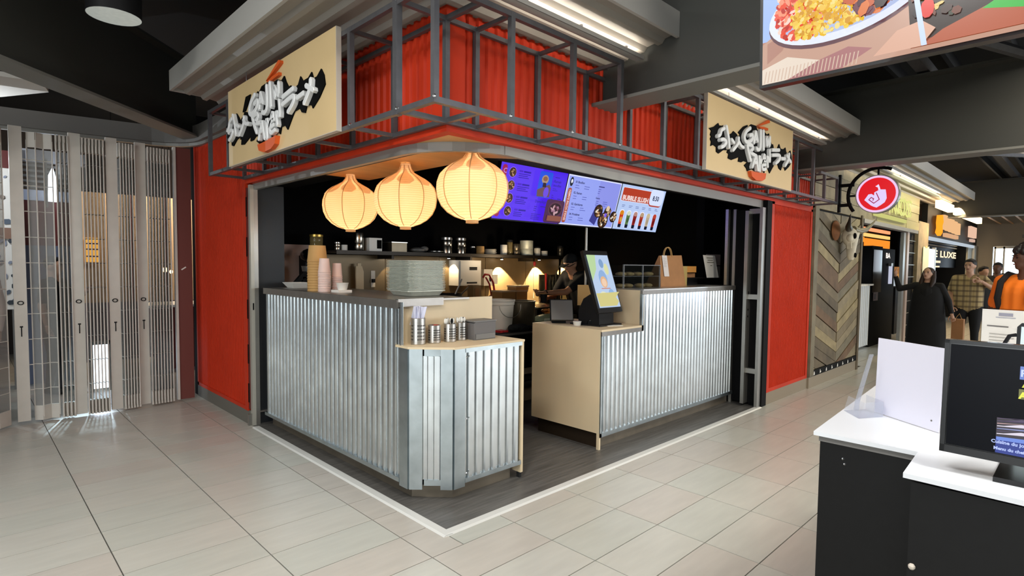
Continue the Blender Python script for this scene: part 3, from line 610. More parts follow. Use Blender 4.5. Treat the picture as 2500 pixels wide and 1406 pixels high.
# ================================================================ THINGS ON THE LEFT COUNTER
zt = H2+.012
rounded = lambda a, b, r: [(cx+r*math.cos(t), cy+r*math.sin(t)) for cx, cy, s in ((a-r, b-r, 0), (-a+r, b-r, 90), (-a+r, -b+r, 180), (a-r, -b+r, 270)) for t in [math.radians(s+22.5*k) for k in range(5)]]
def loft(mb, c, secs):
    """secs: (polygon, z) stacked"""
    n = len(secs[0][0]); vs = [(c[0]+u, c[1]+v, c[2]+z) for P, z in secs for u, v in P]
    fs = [(i*n+j, i*n+(j+1) % n, (i+1)*n+(j+1) % n, (i+1)*n+j) for i in range(len(secs)-1) for j in range(n)]
    return mb.add(vs, fs+[tuple(range(n))[::-1], tuple(range((len(secs)-1)*n, len(secs)*n))])
N_T = 24
for k in range(N_T):
    z = zt+.002+k*.0098; jx, jy = rnd(-.003, .003), rnd(-.003, .003); c = (.50+jx, 1.0+jy, z); fx = 1+.012*k/N_T
    a, b = .16*fx, .16*fx
    mb = MB(); deep = .03 if k == 0 else .009
    if k == 0: loft(mb, c, [(rounded(.125, .125, .03), 0), (rounded(a-.012, b-.012, .04), deep), (rounded(a, b, .045), deep+.001), (rounded(a, b, .045), deep+.004)])
    else: z = zt+.024+k*.0093; c = (c[0], c[1], z); loft(mb, c, [(rounded(a-.016, b-.016, .04), 0), (rounded(a-.012, b-.012, .04), .0045), (rounded(a, b, .045), .005), (rounded(a, b, .045), .0085)])
    mb.v = [(c[0]+(x-c[0])*math.cos(q_)-(y-c[1])*math.sin(q_), c[1]+(x-c[0])*math.sin(q_)+(y-c[1])*math.cos(q_), z_) for q_ in [rnd(-.03, .03)] for x, y, z_ in mb.v]
    single('food_tray', mb, 'tray', 'square silver takeaway tray, ' + nth(k, N_T) + ' in the stack on the left counter', 'tray', (.5, 1.0, z), 'silver takeaway trays stacked on the left counter')
def cup(mb, c, r0, r1, h, n=20, t=.0018):
    return mb.lathe([(r0, 0), (r1, h), (r1+.003, h), (r1+.003, h-.005), (r1+.001, h-.006)][:2]+[(r1-t, h), (r0-t, .004)], c, n, True)
def invcups(x, y, z, r_rim, r_base, h, n, dz, m, what, grp, split=False):
    for k in range(n):
        mb = MB().lathe([(r_rim, 0), (r_rim+.002, .004), (r_rim-.001, .008), (r_base, h)], (x+rnd(-.001, .001), y, z+k*dz), 20)
        single('paper_cup', mb, m, what + ', ' + nth(k, n) + ' in its stack', 'cup', (x, y, z+k*dz), grp, smooth=True)
invcups(.215, 1.95, zt, .078, .064, .13, 12, .021, 'kraft2', 'brown kraft cup upside down', 'tall stack of kraft cups on the left counter')
invcups(.20, 1.80, zt, .048, .036, .11, 12, .0135, 'pinkcup', 'small pale pink cup upside down', 'stack of small pale cups on the left counter')
invcups(.325, 1.84, zt+.0, .042, .033, .11, 9, .014, 'pinkcup', 'pale cup upside down behind the front pale stack', 'rear stack of pale cups on the left counter')
t = thing('paper_bowl', 'small cream paper tub standing on a folded napkin', 'bowl', (.27, 1.66, zt))
part('napkin', MB().box(.215, .325, 1.60, 1.72, zt, zt+.018), 'paperw', t); part('tub', MB().lathe([(.034, .018), (.046, .07), (.048, .072), (.044, .07), (.032, .022)], (.275, 1.655, zt), 20), 'paperw', t, smooth=True)
t = thing('paper_boat', 'white paper food boat at the left end of the counter', 'tray', (.33, 2.6, zt))
part('tray_body', MB().add([(.27, 2.53, zt), (.39, 2.53, zt), (.39, 2.66, zt), (.27, 2.66, zt), (.24, 2.49, zt+.045), (.42, 2.49, zt+.045), (.42, 2.7, zt+.045), (.24, 2.7, zt+.045)], [(0, 3, 2, 1), (0, 1, 5, 4), (1, 2, 6, 5), (2, 3, 7, 6), (3, 0, 4, 7)]), 'paperw', t)
part('rim', MB().tube([(.24, 2.49, zt+.045), (.42, 2.49, zt+.045), (.42, 2.7, zt+.045), (.24, 2.7, zt+.045), (.24, 2.49, zt+.045)], .002, 4), 'paperw', t)
# cutlery canisters
def canister(x, y, r, h, label, fill):
    t = thing('cutlery_canister', label, 'canister', (x, y, H1), 'perforated steel canisters on the low plywood top')
    c = (x, y, H1)
    part('body', MB().lathe([(r-.004, 0), (r, .004), (r, h-.002), (r-.002, h), (r-.004, h), (r-.004, .006)], c, 32), 'stainless', t, smooth=True)
    hol = MB()
    for i in range(-6, 7):
        for j in range(5):
            if abs(i) > 3 and False: continue
            a = math.atan2(-2.385-y, -1.84-x)+i*.26; z0 = h*.2+j*h*.13+(i % 2)*.0
            if i in (-1, -2, 5, -6, 6, -5): continue
            q = []; 
            for k in range(8): 
                aa = a+.0038/r*math.cos(k*PI/4); q.append((x+(r+.0006)*math.cos(aa), y+(r+.0006)*math.sin(aa), H1+z0+.0042*math.sin(k*PI/4)))
            hol.add(q, [tuple(range(8))])
    o = part('holes', hol, 'black', t, fix=False); o['kind'] = 'stuff'
    if fill == 'sticks':
        for k in range(16):
            a = rnd(0, 6.28); q = rnd(0, r*.7); bx, by = x+q*math.cos(a), y+q*math.sin(a); w = .008
            part('wrapped_utensil', MB().obox((bx+rnd(-.004, .012), by, H1+h*.62+.075), Vector((math.cos(a), math.sin(a), rnd(-.15, .15))).normalized(), Vector((-math.sin(a), math.cos(a), 0)), Vector((rnd(-.2, .3), rnd(-.2, .2), 1)).normalized(), .02, .005, .12), mat_wh, t)
    elif fill == 'red':
        for k in range(6): part('sachet', MB().obox((x+rnd(-.015, .015), y+rnd(-.015, .015), H1+h-.008), Vector((1, rnd(-.6, .6), .5)).normalized(), Vector((0, 1, 0)), Vector((-.5, 0, 1)).normalized(), .03, .026, .004), 'red_plastic', t)
    else:
        for k in range(8):
            a = rnd(0, 6.28); q = rnd(.2, .8)*r; b = (x+q*math.cos(a), y+q*math.sin(a))
            mb = MB().tube([(b[0]*.5+x*.5, b[1]*.5+y*.5, H1+h*.3), (b[0]+.004*math.cos(a), b[1]+.004*math.sin(a), H1+h+.006)], .0025, 5).ball((b[0]+.005*math.cos(a), b[1]+.005*math.sin(a), H1+h+.016), .011, .005, .017, 8, 6)
            part('spoon', mb, 'plastic_white' if k % 4 else 'black', t)
    return t
mat_wh = mat('wrapped_white', '#cfd0e2', .6)
canister(.205, .55, .046, .165, 'tall perforated canister full of white wrapped utensils, leftmost on the low top', 'sticks')
canister(.318, .535, .040, .115, 'short perforated canister holding red sachets', 'red')
canister(.432, .52, .040, .118, 'perforated canister with white spoons, third from the left', 'spoons')
canister(.535, .535, .036, .12, 'perforated canister with white and black spoons beside the napkin dispenser', 'spoons')
t = thing('napkin_dispenser', 'smoky clear napkin dispenser box at the right end of the low top', 'dispenser', (.68, .52, H1))
part('box', MB().prism([(.59, 0), (.775, 0), (.78, .12), (.6, .12), (.585, .11)], lambda u, v, w: (u, .46+w, H1+v), 0, .12), glass('smoky_acrylic', '#8d8a8a', .55, .15), t)
part('napkins', MB().box(.605, .765, .475, .565, H1+.03, H1+.10), 'kraft2', t); part('tray_slot', MB().box(.60, .77, .453, .462, H1+.005, H1+.04), 'grey', t)
part('lid', MB().box(.58, .785, .455, .585, H1+.12, H1+.128), 'grey', t)

# ================================================================ ORDER POINT
zr = h1+.016
t = thing('order_kiosk', 'tilted touch screen on a black stand with a yellow note stuck on it', 'kiosk', (2.2, .5, zr))
kU = Vector((1, 0, 0)).normalized(); kN = Vector((0, -.46, .16)).normalized(); kN = (kN - kU*kN.dot(kU)).normalized(); kV = kN.cross(kU).normalized()
if kV.z < 0: kV = -kV
kc = Vector((1.965, .445, 1.325))
part('stand', MB().prism([(-.10, 0), (.12, 0), (.115, .14), (.02, .26), (-.05, .22), (-.10, .12)], lambda u, v, w: (2.04+w, .58-u, zr+v), -.1, .1), 'cap', t)
part('base_plate', MB().box(1.9, 2.2, .42, .74, zr, zr+.012), 'cap', t)
part('screen_body', MB().obox(kc-kN*.02, kU, kV, kN, .325, .53, .03), 'bluescr', t)
fl_ = Flat(frame(kc, kU, kV, kN), .0007); fl_.n = 3
fl_.rect(-.143, .143, -.225, .225, '#b9cdea')
fl_.poly([(-.143, .225), (-.03, .225), (-.06, .1), (-.143, .0)], '#b9d6a0').ell(0, .02, .055, .075, '#8fb0dc').ell(0, -.01, .045, .05, '#e4b58c').ell(0, -.015, .03, .035, '#f0cdb0').ell(.02, .15, .03, .04, '#7fa0c8').ell(-.05, -.13, .05, .04, '#dfe3c6').ell(.06, -.12, .04, .05, '#8fb2dc').ell(.07, .1, .03, .05, '#d9dca8').rect(-.06, .06, -.07, -.062, '#c98a7a')
fl_.build('display', 'scr', t, off_of(t))
nf = frame(kc+kN*.006, kU, kV, kN)
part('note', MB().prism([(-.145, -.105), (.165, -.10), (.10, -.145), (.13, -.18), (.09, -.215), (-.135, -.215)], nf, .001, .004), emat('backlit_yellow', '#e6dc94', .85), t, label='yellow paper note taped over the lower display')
t = thing('pos_tablet', 'black tablet register on a tilted stand left of the touch screen', 'tablet', (1.9, .7, zr))
part('tablet_back', MB().obox((1.88, .82, 1.065), Vector((.72, -.69, 0)), Vector((.35, .36, .86)).normalized(), Vector((-.62, -.64, .5)).normalized(), .20, .20, .018), 'cap', t)
part('screen_side', MB().obox((1.870, .808, 1.065), Vector((.72, -.69, 0)), Vector((.35, .36, .86)).normalized(), Vector((-.62, -.64, .5)).normalized(), .185, .185, .018), 'grey', t)
part('stand', MB().obox((1.90, .87, .99), Vector((.72, -.69, 0)), Vector((.69, .72, 0)), (0, 0, 1), .12, .1, .075), 'cap', t)
t = thing('card_terminal', 'small black card reader in front of the register', 'card reader', (1.98, .52, zr))
part('body', MB().obox((1.98, .55, zr+.02), (.8, -.6, 0), (.6, .8, 0), (0, 0, 1), .11, .07, .035), 'cap', t); part('keypad', MB().obox((1.98, .55, zr+.04), (.8, -.6, 0), (.6, .8, 0), (0, 0, 1), .08, .05, .006), 'grey', t)
single('paper_slip', MB().obox((2.06, .40, zr+.003), (.9, -.43, 0), (.43, .9, 0), (0, 0, 1), .14, .06, .004), 'paperw', 'white receipt slip lying in front of the touch screen', 'paper')
t = thing('small_tub', 'small white lidded tub beside the register', 'tub', (1.85, .62, zr)); part('tub', MB().lathe([(.03, 0), (.034, .03)], (1.85, .62, zr), 16), 'plastic_white', t); part('lid', MB().lathe([(.036, .03), (.036, .036)], (1.85, .62, zr), 16), 'paperw', t)
t = thing('card_sign', 'plain brown card standing behind the register', 'sign', (2.13, .78, zr)); part('card', MB().obox((2.13, .76, 1.19), Vector((.72, -.69, 0)), (0, 0, 1), Vector((.69, .72, 0)), .14, .18, .004), 'kraft2', t)
part('holder', MB().lathe([(.045, 0), (.04, .1), (.035, .15)], (2.13, .775, zr), 16), 'amber', t)
# on the high counter
zh = h2+.01
t = thing('display_case', 'clear acrylic pastry case with two shelves on the tall counter', 'display case', (2.62, .62, zh))
X0, X1, Y0, Y1 = 2.33, 2.93, .5, .74
for nm, b in (('pane', (X0, X1, Y0, Y0+.004, zh, zh+.205)), ('pane', (X0, X0+.004, Y0, Y1, zh, zh+.205)), ('pane', (X1-.004, X1, Y0, Y1, zh, zh+.205)), ('pane', (X0, X1, Y0, Y1, zh+.2, zh+.205))): part(nm, MB().box(*b), 'clear', t)
for xx in (X0, (X0+X1)/2, X1-.01): part('upright', MB().box(xx, xx+.01, Y0-.002, Y0+.01, zh, zh+.207), 'acrylic', t)
part('shelf', MB().box(X0, X1, Y0, Y1, zh+.1, zh+.106), 'acrylic', t); part('top_edge', MB().box(X0, X1, Y0-.003, Y0+.006, zh+.2, zh+.208), 'acrylic', t)
k = 0
for zz in (zh+.001, zh+.107):
    for xx in (2.42, 2.54, 2.72, 2.83):
        single('pastry', MB().ball((xx, .6+rnd(-.03, .03), zz+.016), .055, .05, .02, 12, 6), mat('pastry_crust', '#d6b98a', .7, 0, .2, 20), 'pale flat pastry, %s from the left on the %s shelf of the acrylic case' % ({2.42: 'first', 2.54: 'second', 2.72: 'third', 2.83: 'fourth'}[xx], 'lower' if zz < zh+.05 else 'upper'), 'pastry', None, 'pastries in the acrylic case', True)
t = thing('paper_bag', 'brown paper takeaway bag with twisted handles and a white receipt', 'bag', (3.22, .6, zh))
part('bag_body', MB().add([(2.98, .52, zh), (3.45, .52, zh), (3.45, .70, zh), (2.98, .70, zh), (3.06, .585, zh+.30), (3.47, .585, zh+.31), (3.47, .60, zh+.31), (3.06, .60, zh+.30)], [(0, 3, 2, 1), (4, 5, 6, 7), (0, 1, 5, 4), (1, 2, 6, 5), (2, 3, 7, 6), (3, 0, 4, 7)]), 'kraft', t)
part('side_fold', MB().add([(3.451, .52, zh), (3.451, .70, zh), (3.49, .61, zh+.16), (3.471, .585, zh+.3), (3.471, .6, zh+.3)], [(0, 2, 3), (1, 4, 2), (2, 4, 3)]), 'kraft', t)
for yy in (.58, .605): part('handle', MB().tube([(3.2+.075*math.cos(a)*1.0+.02*(yy > .6), yy, zh+.29+.095*math.sin(a)) for a in [PI*i/10 for i in range(11)]], .004, 6), 'kraft2', t)
f = Flat(frame((3.0, .515, zh), Vector((1, 0.02, 0)), Vector((.08, .21, 1)).normalized(), Vector((0, -1, .2)).normalized()), .001)
f.rect(.055, .15, .10, .31, '#d9d2cf').lines(.07, .285, .06, 9, .011, '#a59c9a', .003)
f.build('receipt', 'flat', t, off_of(t))
t = thing('kraft_box', 'yellow-brown kraft carton behind the paper bag', 'box', (3.53, .66, zh)); part('carton', MB().box(3.47, 3.62, .6, .74, zh, zh+.2), mat('pale_card', '#b59c5c', .7), t); part('flap', MB().box(3.60, 3.85, .62, .74, zh+.135, zh+.20), mat('orange_card', '#c98a3c', .7), t)
t = thing('printer', 'dark till machine at the back right of the tall counter', 'printer', (3.8, .74, zh)); part('body', MB().box(3.64, 4.0, .68, .9, zh, zh+.07), 'cap', t); part('tray', MB().box(3.62, 4.06, .6, .9, zh+.07, zh+.08), 'black', t); part('paper_stack', MB().box(3.66, 3.9, .66, .78, zh+.08, zh+.125), 'kraft', t)
part('screen', MB().obox((3.78, .86, zh+.24), (1, 0, 0), (0, 0, 1), (0, 1, 0), .34, .18, .03), 'blackgloss', t)
t = thing('menu_card', 'white leaning notice card with printed lines on the tall counter', 'sign', (4.05, .62, zh+.08))
cf = frame((3.9, .565, zh+.078), Vector((1, 0, 0)), Vector((-.18, .12, 1)).normalized(), Vector((0, -1, .12)).normalized())
part('card', MB().prism([(.1, 0), (.40, 0), (.40, .25), (.1, .25)], lambda u, v, w=0: cf(u*.9, v, w), -.004, 0), 'paperw', t)
f = Flat(cf, .0008); 
for k, (w_, z_) in enumerate(((.15, .215), (.12, .19), (.16, .165), (.04, .13))): f.rect(.225-w_/2, .225+w_/2, z_, z_+.009, '#8c8676')
f.build('print', 'flat', t, off_of(t))
t = thing('posted_notice', 'pair of pale notices fixed to the inner right jamb', 'notice', (4.45, .8, 1.3)); 
part('sheet', MB().box(4.42, 4.78, .8, .803, 1.47, 1.60), mat('pinkish_paper', '#a89590', .7), t); part('sheet', MB().box(4.46, 4.78, .8, .803, 1.32, 1.46), mat('greyish_paper', '#8f8580', .7), t)
struct('wall_jamb_inner', MB().box(4.36, 4.95, .806, .9, 0, 2.75), 'blackwall', 'black return wall behind the right end of the tall counter')

# ================================================================ MENU SCREENS
def tvframe(i): 
    u0 = 1.49+i*.882; V = Vector((0, -.13, .47)).normalized(); U = Vector((1, 0, 0)); N = U.cross(V).normalized()
    return frame((u0, 1.30, 1.855), U, V, N), V
TW, TH = .868, .487
def tv(i, label):
    fr, V = tvframe(i); t = thing('menu_screen', label, 'screen', fr(TW/2, 0), 'menu screens hanging over the kitchen')
    part('casing', MB().prism([(-.006, -.012), (TW+.006, -.012), (TW+.006, TH+.008), (-.006, TH+.008)], fr, -.04, 0), 'bluescr', t)
    return fr, t
def food(f, u, v, r, cols, n=14, base='#3a2416', k=1.0):
    f.ell(u, v, r, r*k, base)
    for i in range(n): a = rnd(0, 6.28); q = r*.75*math.sqrt(rnd(0, 1)); f.ell(u+q*math.cos(a), v+q*k*math.sin(a), r*rnd(.12, .3), r*rnd(.08, .2), random.choice(cols), 7, True, rnd(0, 3))
fr, t = tv(0, 'leftmost menu screen with a violet background and round dish pictures')
f = Flat(fr, .0005); BLUE = '#4a22e8'; DK = '#2a12a0'
f.rect(0, TW, 0, TH, BLUE).rect(.0, .52, 0, TH, '#5a34f0')
f.rrect(.02, .075, .30, .47, .02, '#a02050').rrect(.02, .075, .02, .14, .02, '#a02050').text('C', .033, .40, .06, '#c8a0ff').text('R', .033, .05, .05, '#c8a0ff')
for k in range(4):
    v = .415-.112*k; f.ell(.145, v, .046, .046, '#9a70ff', 20); food(f, .145, v, .042, ['#8a5a3a', '#b08a60', '#5a3a2a', '#d0a080'], 12)
    f.rrect(.215, .262, v+.012, v+.028, .007, '#4420c8').rect(.27, .36, v+.012, v+.026, DK).lines(.215, v, .15, 3, .016, DK, .006)
f.rrect(.45, .625, .235, .47, .02, '#1c50e0').poly([(.45, .30), (.52, .33), (.60, .36), (.625, .33), (.625, .245), (.46, .24)], '#6a4a50').ell(.53, .40, .045, .04, '#a89078').ell(.53, .405, .03, .022, '#8a5a40').poly([(.51, .37), (.55, .37), (.56, .33), (.51, .33)], '#24102a').ell(.57, .285, .035, .05, '#6a48e0')
f.rect(.655, .72, .43, .436, DK).text('Ramen', .65, .385, .036, DK, .0008).text('noodles', .65, .35, .034, DK, .0008).lines(.65, .33, .07, 2, .015, DK, .004).lines(.65, .27, .03, 3, .018, DK, .005).rect(.74, .79, .235, .243, DK)
f.text('Dumplings', .45, .185, .034, DK, .0006).lines(.45, .15, .04, 3, .018, DK, .006).lines(.53, .155, .08, 1, .02, DK, .008).lines(.43, .08, .13, 4, .015, DK, .005)
f.rrect(.60, .855, .01, .23, .03, '#48204a').ell(.74, .14, .10, .075, '#5a3048'); food(f, .74, .14, .085, ['#a07088', '#c8a0a8', '#7a4858', '#4a2030'], 16, '#2a1020', .7); f.rect(.64, .84, .03, .08, '#8a5040')
f.build('picture', 'scr', t, off_of(t))
fr, t = tv(1, 'middle menu screen, pale blue with an orange side banner')
f = Flat(fr, .0005); f.rect(0, TW, 0, TH, '#dfe4ff').rect(.012, TW-.012, .012, TH-.012, '#97a4f4').rect(.5, TW-.012, .2, TH-.012, '#8f96ea')
f.rrect(.03, .085, .02, .36, .02, '#a8503c').ell(.058, .42, .026, .045, '#101828').ell(.06, .425, .014, .02, '#e8e8f8')
f.text('SINGLE VOTRE RAMEN', .074, .04, .04, '#f0d0c8', .001, 1, PI/2, .30)
for k, (a, s) in enumerate((('01 Bouillon', .415), ('02. Ramen', .31), ('03. Garnitures', .20), ('04. Protéines', .10))):
    f.text(a, .115, s, .03, '#1a1a50', .0008).lines(.12, s-.02, .07, 2, .024, '#4a50a8', .005).lines(.26, s-.02, .09, 2, .022, '#4a50a8', .005)
f.lines(.48, .42, .10, 1, .02, '#30306a', .009).lines(.48, .39, .05, 3, .02, '#4a50a8', .005).text('Extras', .47, .29, .026, '#1a1a50', .0006).lines(.48, .27, .06, 3, .02, '#4a50a8', .005).lines(.60, .27, .09, 3, .02, '#4a50a8', .005)
f.poly([(.44, .06), (.54, .02), (.6, .2), (.5, .22)], '#3a3a8a')
for u, v, r in ((.56, .17, .07), (.70, .17, .06), (.64, .08, .085), (.79, .13, .06)): food(f, u, v, r, ['#8a6038', '#d8b890', '#5a3a28', '#b08050', '#e8e0d0'], 18, '#2a1a14')
f.ell(.66, .21, .03, .03, '#e0c8a8').rrect(.62, .66, .12, .16, .01, '#7a60e0')
f.build('picture', 'scr', t, off_of(t))
fr, t = tv(2, 'rightmost menu screen advertising bubble slush drinks for 8.50')
f = Flat(fr, .0005); f.rect(0, TW, 0, TH, '#b8ccf4').rrect(.03, .60, .31, .46, .015, '#f0f0ff').rrect(.035, .595, .315, .455, .012, '#b4402a').rrect(.56, .83, .29, .475, .05, '#b4402a').rrect(.565, .84, .305, .485, .05, '#d8e4ff')
f.text('BUBBLE SLUSH', .05, .325, .07, '#f4dcd8', .003, 1, 0, .495).text('8.50', .625, .36, .075, '#202850', .002)
for k in range(6):
    u = .07+k*.125; f.lines(u, .27, .07, 2, .016, '#6a7ab0', .006); cs = [('#d8861c', '#c83c1c', '#d0a040'), ('#cfd8c0', '#5a7a4a', '#3f5a38'), ('#b88a80', '#8a2420', '#701818'), ('#b89a7a', '#a8402c', '#8a2a1c'), ('#c8b894', '#b8a890', '#a89880'), ('#b84030', '#8c2420', '#6a1414')][k]
    f.poly([(u, .02), (u+.06, .02), (u+.075, .19), (u-.01, .19)], '#e8ecff').ell(u+.033, .19, .042, .03 if k < 4 else .02, '#f0f0ff').poly([(u+.005, .03), (u+.055, .03), (u+.068, .185), (u-.004, .185)], cs[1]).ell(u+.032, .185, .036, .026, cs[0]).ell(u+.035, .11, .02, .03, cs[2]).poly([(u+.004, .022), (u+.056, .022), (u+.06, .06), (u+.002, .06)], '#141830')
f.build('picture', 'scr', t, off_of(t))
t = thing('support_pole', 'thin steel pole coming down below the menu screens', 'pole', (2.9, 1.35, 1.0)); part('pole', MB().tube([(2.9, 1.37, .0), (2.9, 1.37, 2.75)], .014, 8), 'alu', t); part('flange', MB().tube([(2.9, 1.37, 2.73), (2.9, 1.37, 2.75)], .04, 10), 'alu', t)
t = thing('screen_bracket', 'dark bracket bar carrying the menu screens', 'bracket', (2.8, 1.36, 2.1)); part('bar', MB().box(1.6, 4.0, 1.34, 1.37, 2.08, 2.12), 'cap', t)
for x in (1.9, 2.8, 3.7): part('drop', MB().box(x, x+.03, 1.34, 1.37, 2.12, 2.75), 'cap', t)

# ================================================================ KITCHEN
sw = sgroup('wall_backsplash', 'brushed tan steel backsplash under the kitchen shelf', 'wall')
for k, x in enumerate((.85, 1.6, 2.35, 3.1, 3.85, 4.55)): part('panel', MB().box(x+.003, min(x+.75, 4.95)-.003, 3.188, 3.2, .9, 1.54), 'tan', sw)
sf = thing('wall_shelf', 'long dark steel shelf along the back wall of the kitchen', 'shelf', (2.7, 3.0, 1.55))
part('shelf_plate', MB().box(.82, 4.9, 2.82, 3.2, 1.553, 1.575), 'darksteel', sf); part('shelf_lip', MB().box(.82, 4.9, 2.81, 2.82, 1.54, 1.578), 'darksteel', sf)
for x in (1.5, 2.6, 3.7): part('bracket', MB().box(x, x+.03, 2.9, 3.19, 1.50, 1.553), 'darksteel', sf)
for x, e in ((3.30, 55), (4.02, 70), (2.42, 3), (1.62, 1.5), (4.6, 35)):
    d = bpy.data.lights.new('shelf_lamp', 'SPOT'); d.energy = e*3.2; d.color = (1, .74, .42); d.spot_size = math.radians(84); d.spot_blend = .06; d.shadow_soft_size = .008
    o = bpy.data.objects.new('shelf_lamp', d); o.location = (x, 3.09, 1.51); o.rotation_euler = (math.radians(3), math.radians(-8), 0); COL.objects.link(o)
    tl = thing('under_shelf_spotlight', 'small warm spotlight under the kitchen shelf, %s' % {3.30: 'right of the hand soap', 4.02: 'over the knife rack', 2.42: 'over the towel dispenser', 1.62: 'near the wall socket', 4.6: 'furthest right, by the cook'}[x], 'light', (x, 3.09, 1.52))
    part('housing', MB().lathe([(.022, .0), (.022, .032)], (x, 3.09, 1.52), 12), 'cap', tl); part('lens', MB().lathe([(.016, -.002), (.016, .0)], (x, 3.09, 1.52), 12), 'led', tl)
SZ = 1.576
def jar(x, r, h, m, label, lid=None, y=2.95, group='containers on the kitchen shelf', z=SZ):
    t = thing('jar' if lid else 'canister', label, 'container', (x, y, z), group)
    part('body', MB().lathe([(r*.92, 0), (r, .006), (r, h*.42), (r*.97, h*.44), (r, h*.46), (r, h*.78 if lid else h-.004), (r*.96, h*.8 if lid else h)], (x, y, z), 20), m, t, smooth=True)
    if lid: part('lid', MB().lathe([(r*1.04, h*.8), (r*1.04, h*.93), (r*.5, h*.98), (r*.12, h), (.004, h)], (x, y, z), 20), lid, t, smooth=True)
    return t
jar(.68, .062, .16, 'amber', 'glass jar with a gold lid at the left end of the kitchen shelf', 'gold')
jar(.90, .027, .09, 'bluejar', 'small tin with a bright lid on the kitchen shelf', 'stainless'); jar(.975, .032, .06, 'plastic_white', 'low white tub next to the small tin on the shelf')
jar(1.14, .05, .19, 'bluejar', 'tall shiny steel canister under the left lantern')
t = thing('carton', 'white carton with a black printed label on the shelf', 'box', (1.3, 2.95, SZ)); part('box', MB().box(1.22, 1.37, 2.88, 3.02, SZ, SZ+.14), 'plastic_white', t); part('label', MB().box(1.31, 1.365, 2.877, 2.88, SZ+.03, SZ+.12), 'ink', t)
t = thing('bread_tin', 'square dull steel tin on the shelf behind the tray stack', 'tin', (1.58, 2.95, SZ)); part('tin', MB().box(1.49, 1.68, 2.88, 3.05, SZ, SZ+.10), 'pot', t); part('rim', MB().box(1.485, 1.685, 2.875, 3.055, SZ+.10, SZ+.108), 'stainless', t)
single('coiled_cloth', MB().ball((1.87, 2.95, SZ+.03), .10, .08, .03, 14, 7).ball((1.94, 2.92, SZ+.045), .05, .04, .03, 10, 6), 'grey', 'crumpled grey cloth on the shelf', 'cloth', None, None, True)
t = thing('steel_plate', 'flat steel plate lying on the shelf', 'plate', (2.12, 2.95, SZ)); part('dish', MB().lathe([(.05, 0), (.085, .018), (.088, .020), (.05, .004)], (2.12, 2.95, SZ), 20), 'stainless', t, smooth=True); part('rim', MB().lathe([(.086, .018), (.09, .018), (.09, .022), (.086, .022)], (2.12, 2.95, SZ), 20, False), 'stainless', t)
jar(2.28, .062, .20, 'bluejar', 'left one of the two tall lidded steel jars on the shelf', 'stainless'); jar(2.49, .062, .20, 'bluejar', 'right one of the two tall lidded steel jars on the shelf', 'stainless')
jar(2.68, .03, .10, 'clear', 'small glass shaker right of the two steel jars', 'stainless'); jar(2.8, .05, .10, 'kraft2', 'stubby beige cup on the shelf')
for k in range(5): single('saucer', MB().lathe([(.04, 0), (.085, .012), (.088, .015), (.04, .006)], (2.96+rnd(-.01, .01), 2.95, SZ+k*.013), 18), 'plastic_white', 'white saucer, %s in the small pile on the shelf' % nth(k, 5), 'saucer', (2.96, 2.95, SZ+k*.013), 'saucers on the kitchen shelf', True)
jar(3.2, .045, .13, 'plastic_white', 'white cup in the middle of the shelf'); jar(3.305, .04, .21, 'amber', 'tall narrow bottle on the shelf', 'cap'); jar(3.42, .055, .15, 'pot', 'squat brown pot on the shelf')
jar(3.62, .09, .20, 'tray', 'large pale container on the shelf'); jar(3.83, .045, .13, 'plastic_white', 'slim white bottle on the shelf above the soup pot', 'cap'); jar(3.97, .05, .07, 'plastic_white', 'small rounded white dish on the shelf'); jar(4.31, .045, .16, 'pot', 'dark bottle above the cook on the shelf', 'cap')
def wallthing(nm, lb, cat, parts_, loc):
    t = thing(nm, lb, cat, loc)
    for pn, b, m in parts_: part(pn, MB().box(*b), m, t)
    return t
t = wallthing('towel_dispenser', 'large beige paper towel dispenser on the backsplash', 'dispenser', [('body', (2.5, 2.86, 3.0, 3.188, 1.19, 1.50), 'plastic_white'), ('front_cover', (2.52, 2.84, 2.985, 3.0, 1.2, 1.49), 'plastic_white'), ('window', (2.66, 2.78, 2.98, 2.985, 1.38, 1.42), 'cap'), ('outlet', (2.62, 2.78, 2.98, 3.1, 1.215, 1.235), 'cap')], (2.68, 3.1, 1.19))
t = wallthing('soap_dispenser', 'white hand soap dispenser on the backsplash', 'dispenser', [('body', (2.97, 3.12, 3.07, 3.188, 1.18, 1.39), 'plastic_white'), ('pump_lever', (3.12, 3.2, 3.06, 3.18, 1.2, 1.32), 'plastic_white')], (3.05, 3.1, 1.18)); part('window', MB().ball((3.08, 3.068, 1.27), .02, .004, .04, 10, 8), 'cap', t)
wallthing('power_socket', 'white double socket low on the backsplash', 'socket', [('plate', (1.415, 1.465, 3.18, 3.188, 1.19, 1.37), 'plastic_white'), ('plug', (1.42, 1.45, 3.15, 3.18, 1.24, 1.28), 'cap')], (1.44, 3.18, 1.19))
t = thing('cutting_board', 'pale cutting board leaning upright against the backsplash', 'board', (1.23, 3.1, .93)); part('board', MB().prism([(1.19, .93), (1.28, .93), (1.28, 1.36), (1.26, 1.42), (1.19, 1.42)], lambda u, v, w: (u, w, v), 3.10, 3.12), 'ply', t); part('handle', MB().box(1.21, 1.25, 3.1, 3.12, 1.42, 1.45), 'ply', t)
struct('wall_panel', MB().box(.34, .85, 3.17, 3.2, .9, 1.63), mat('pinkish_white_panel', '#b9a096', .7), 'pale pinkish wall panel behind the mixer')
bc = thing('back_counter', 'steel work counter along the back wall of the kitchen', 'counter', (2.6, 2.85, 0))
part('worktop', MB().box(.34, 4.9, 2.74, 3.18, .9, .93), 'pot', bc); part('front', MB().box(.34, 4.9, 2.78, 2.8, .1, .9), 'black', bc); part('foot', MB().box(.34, 4.9, 2.8, 3.1, 0, .1), 'black', bc)
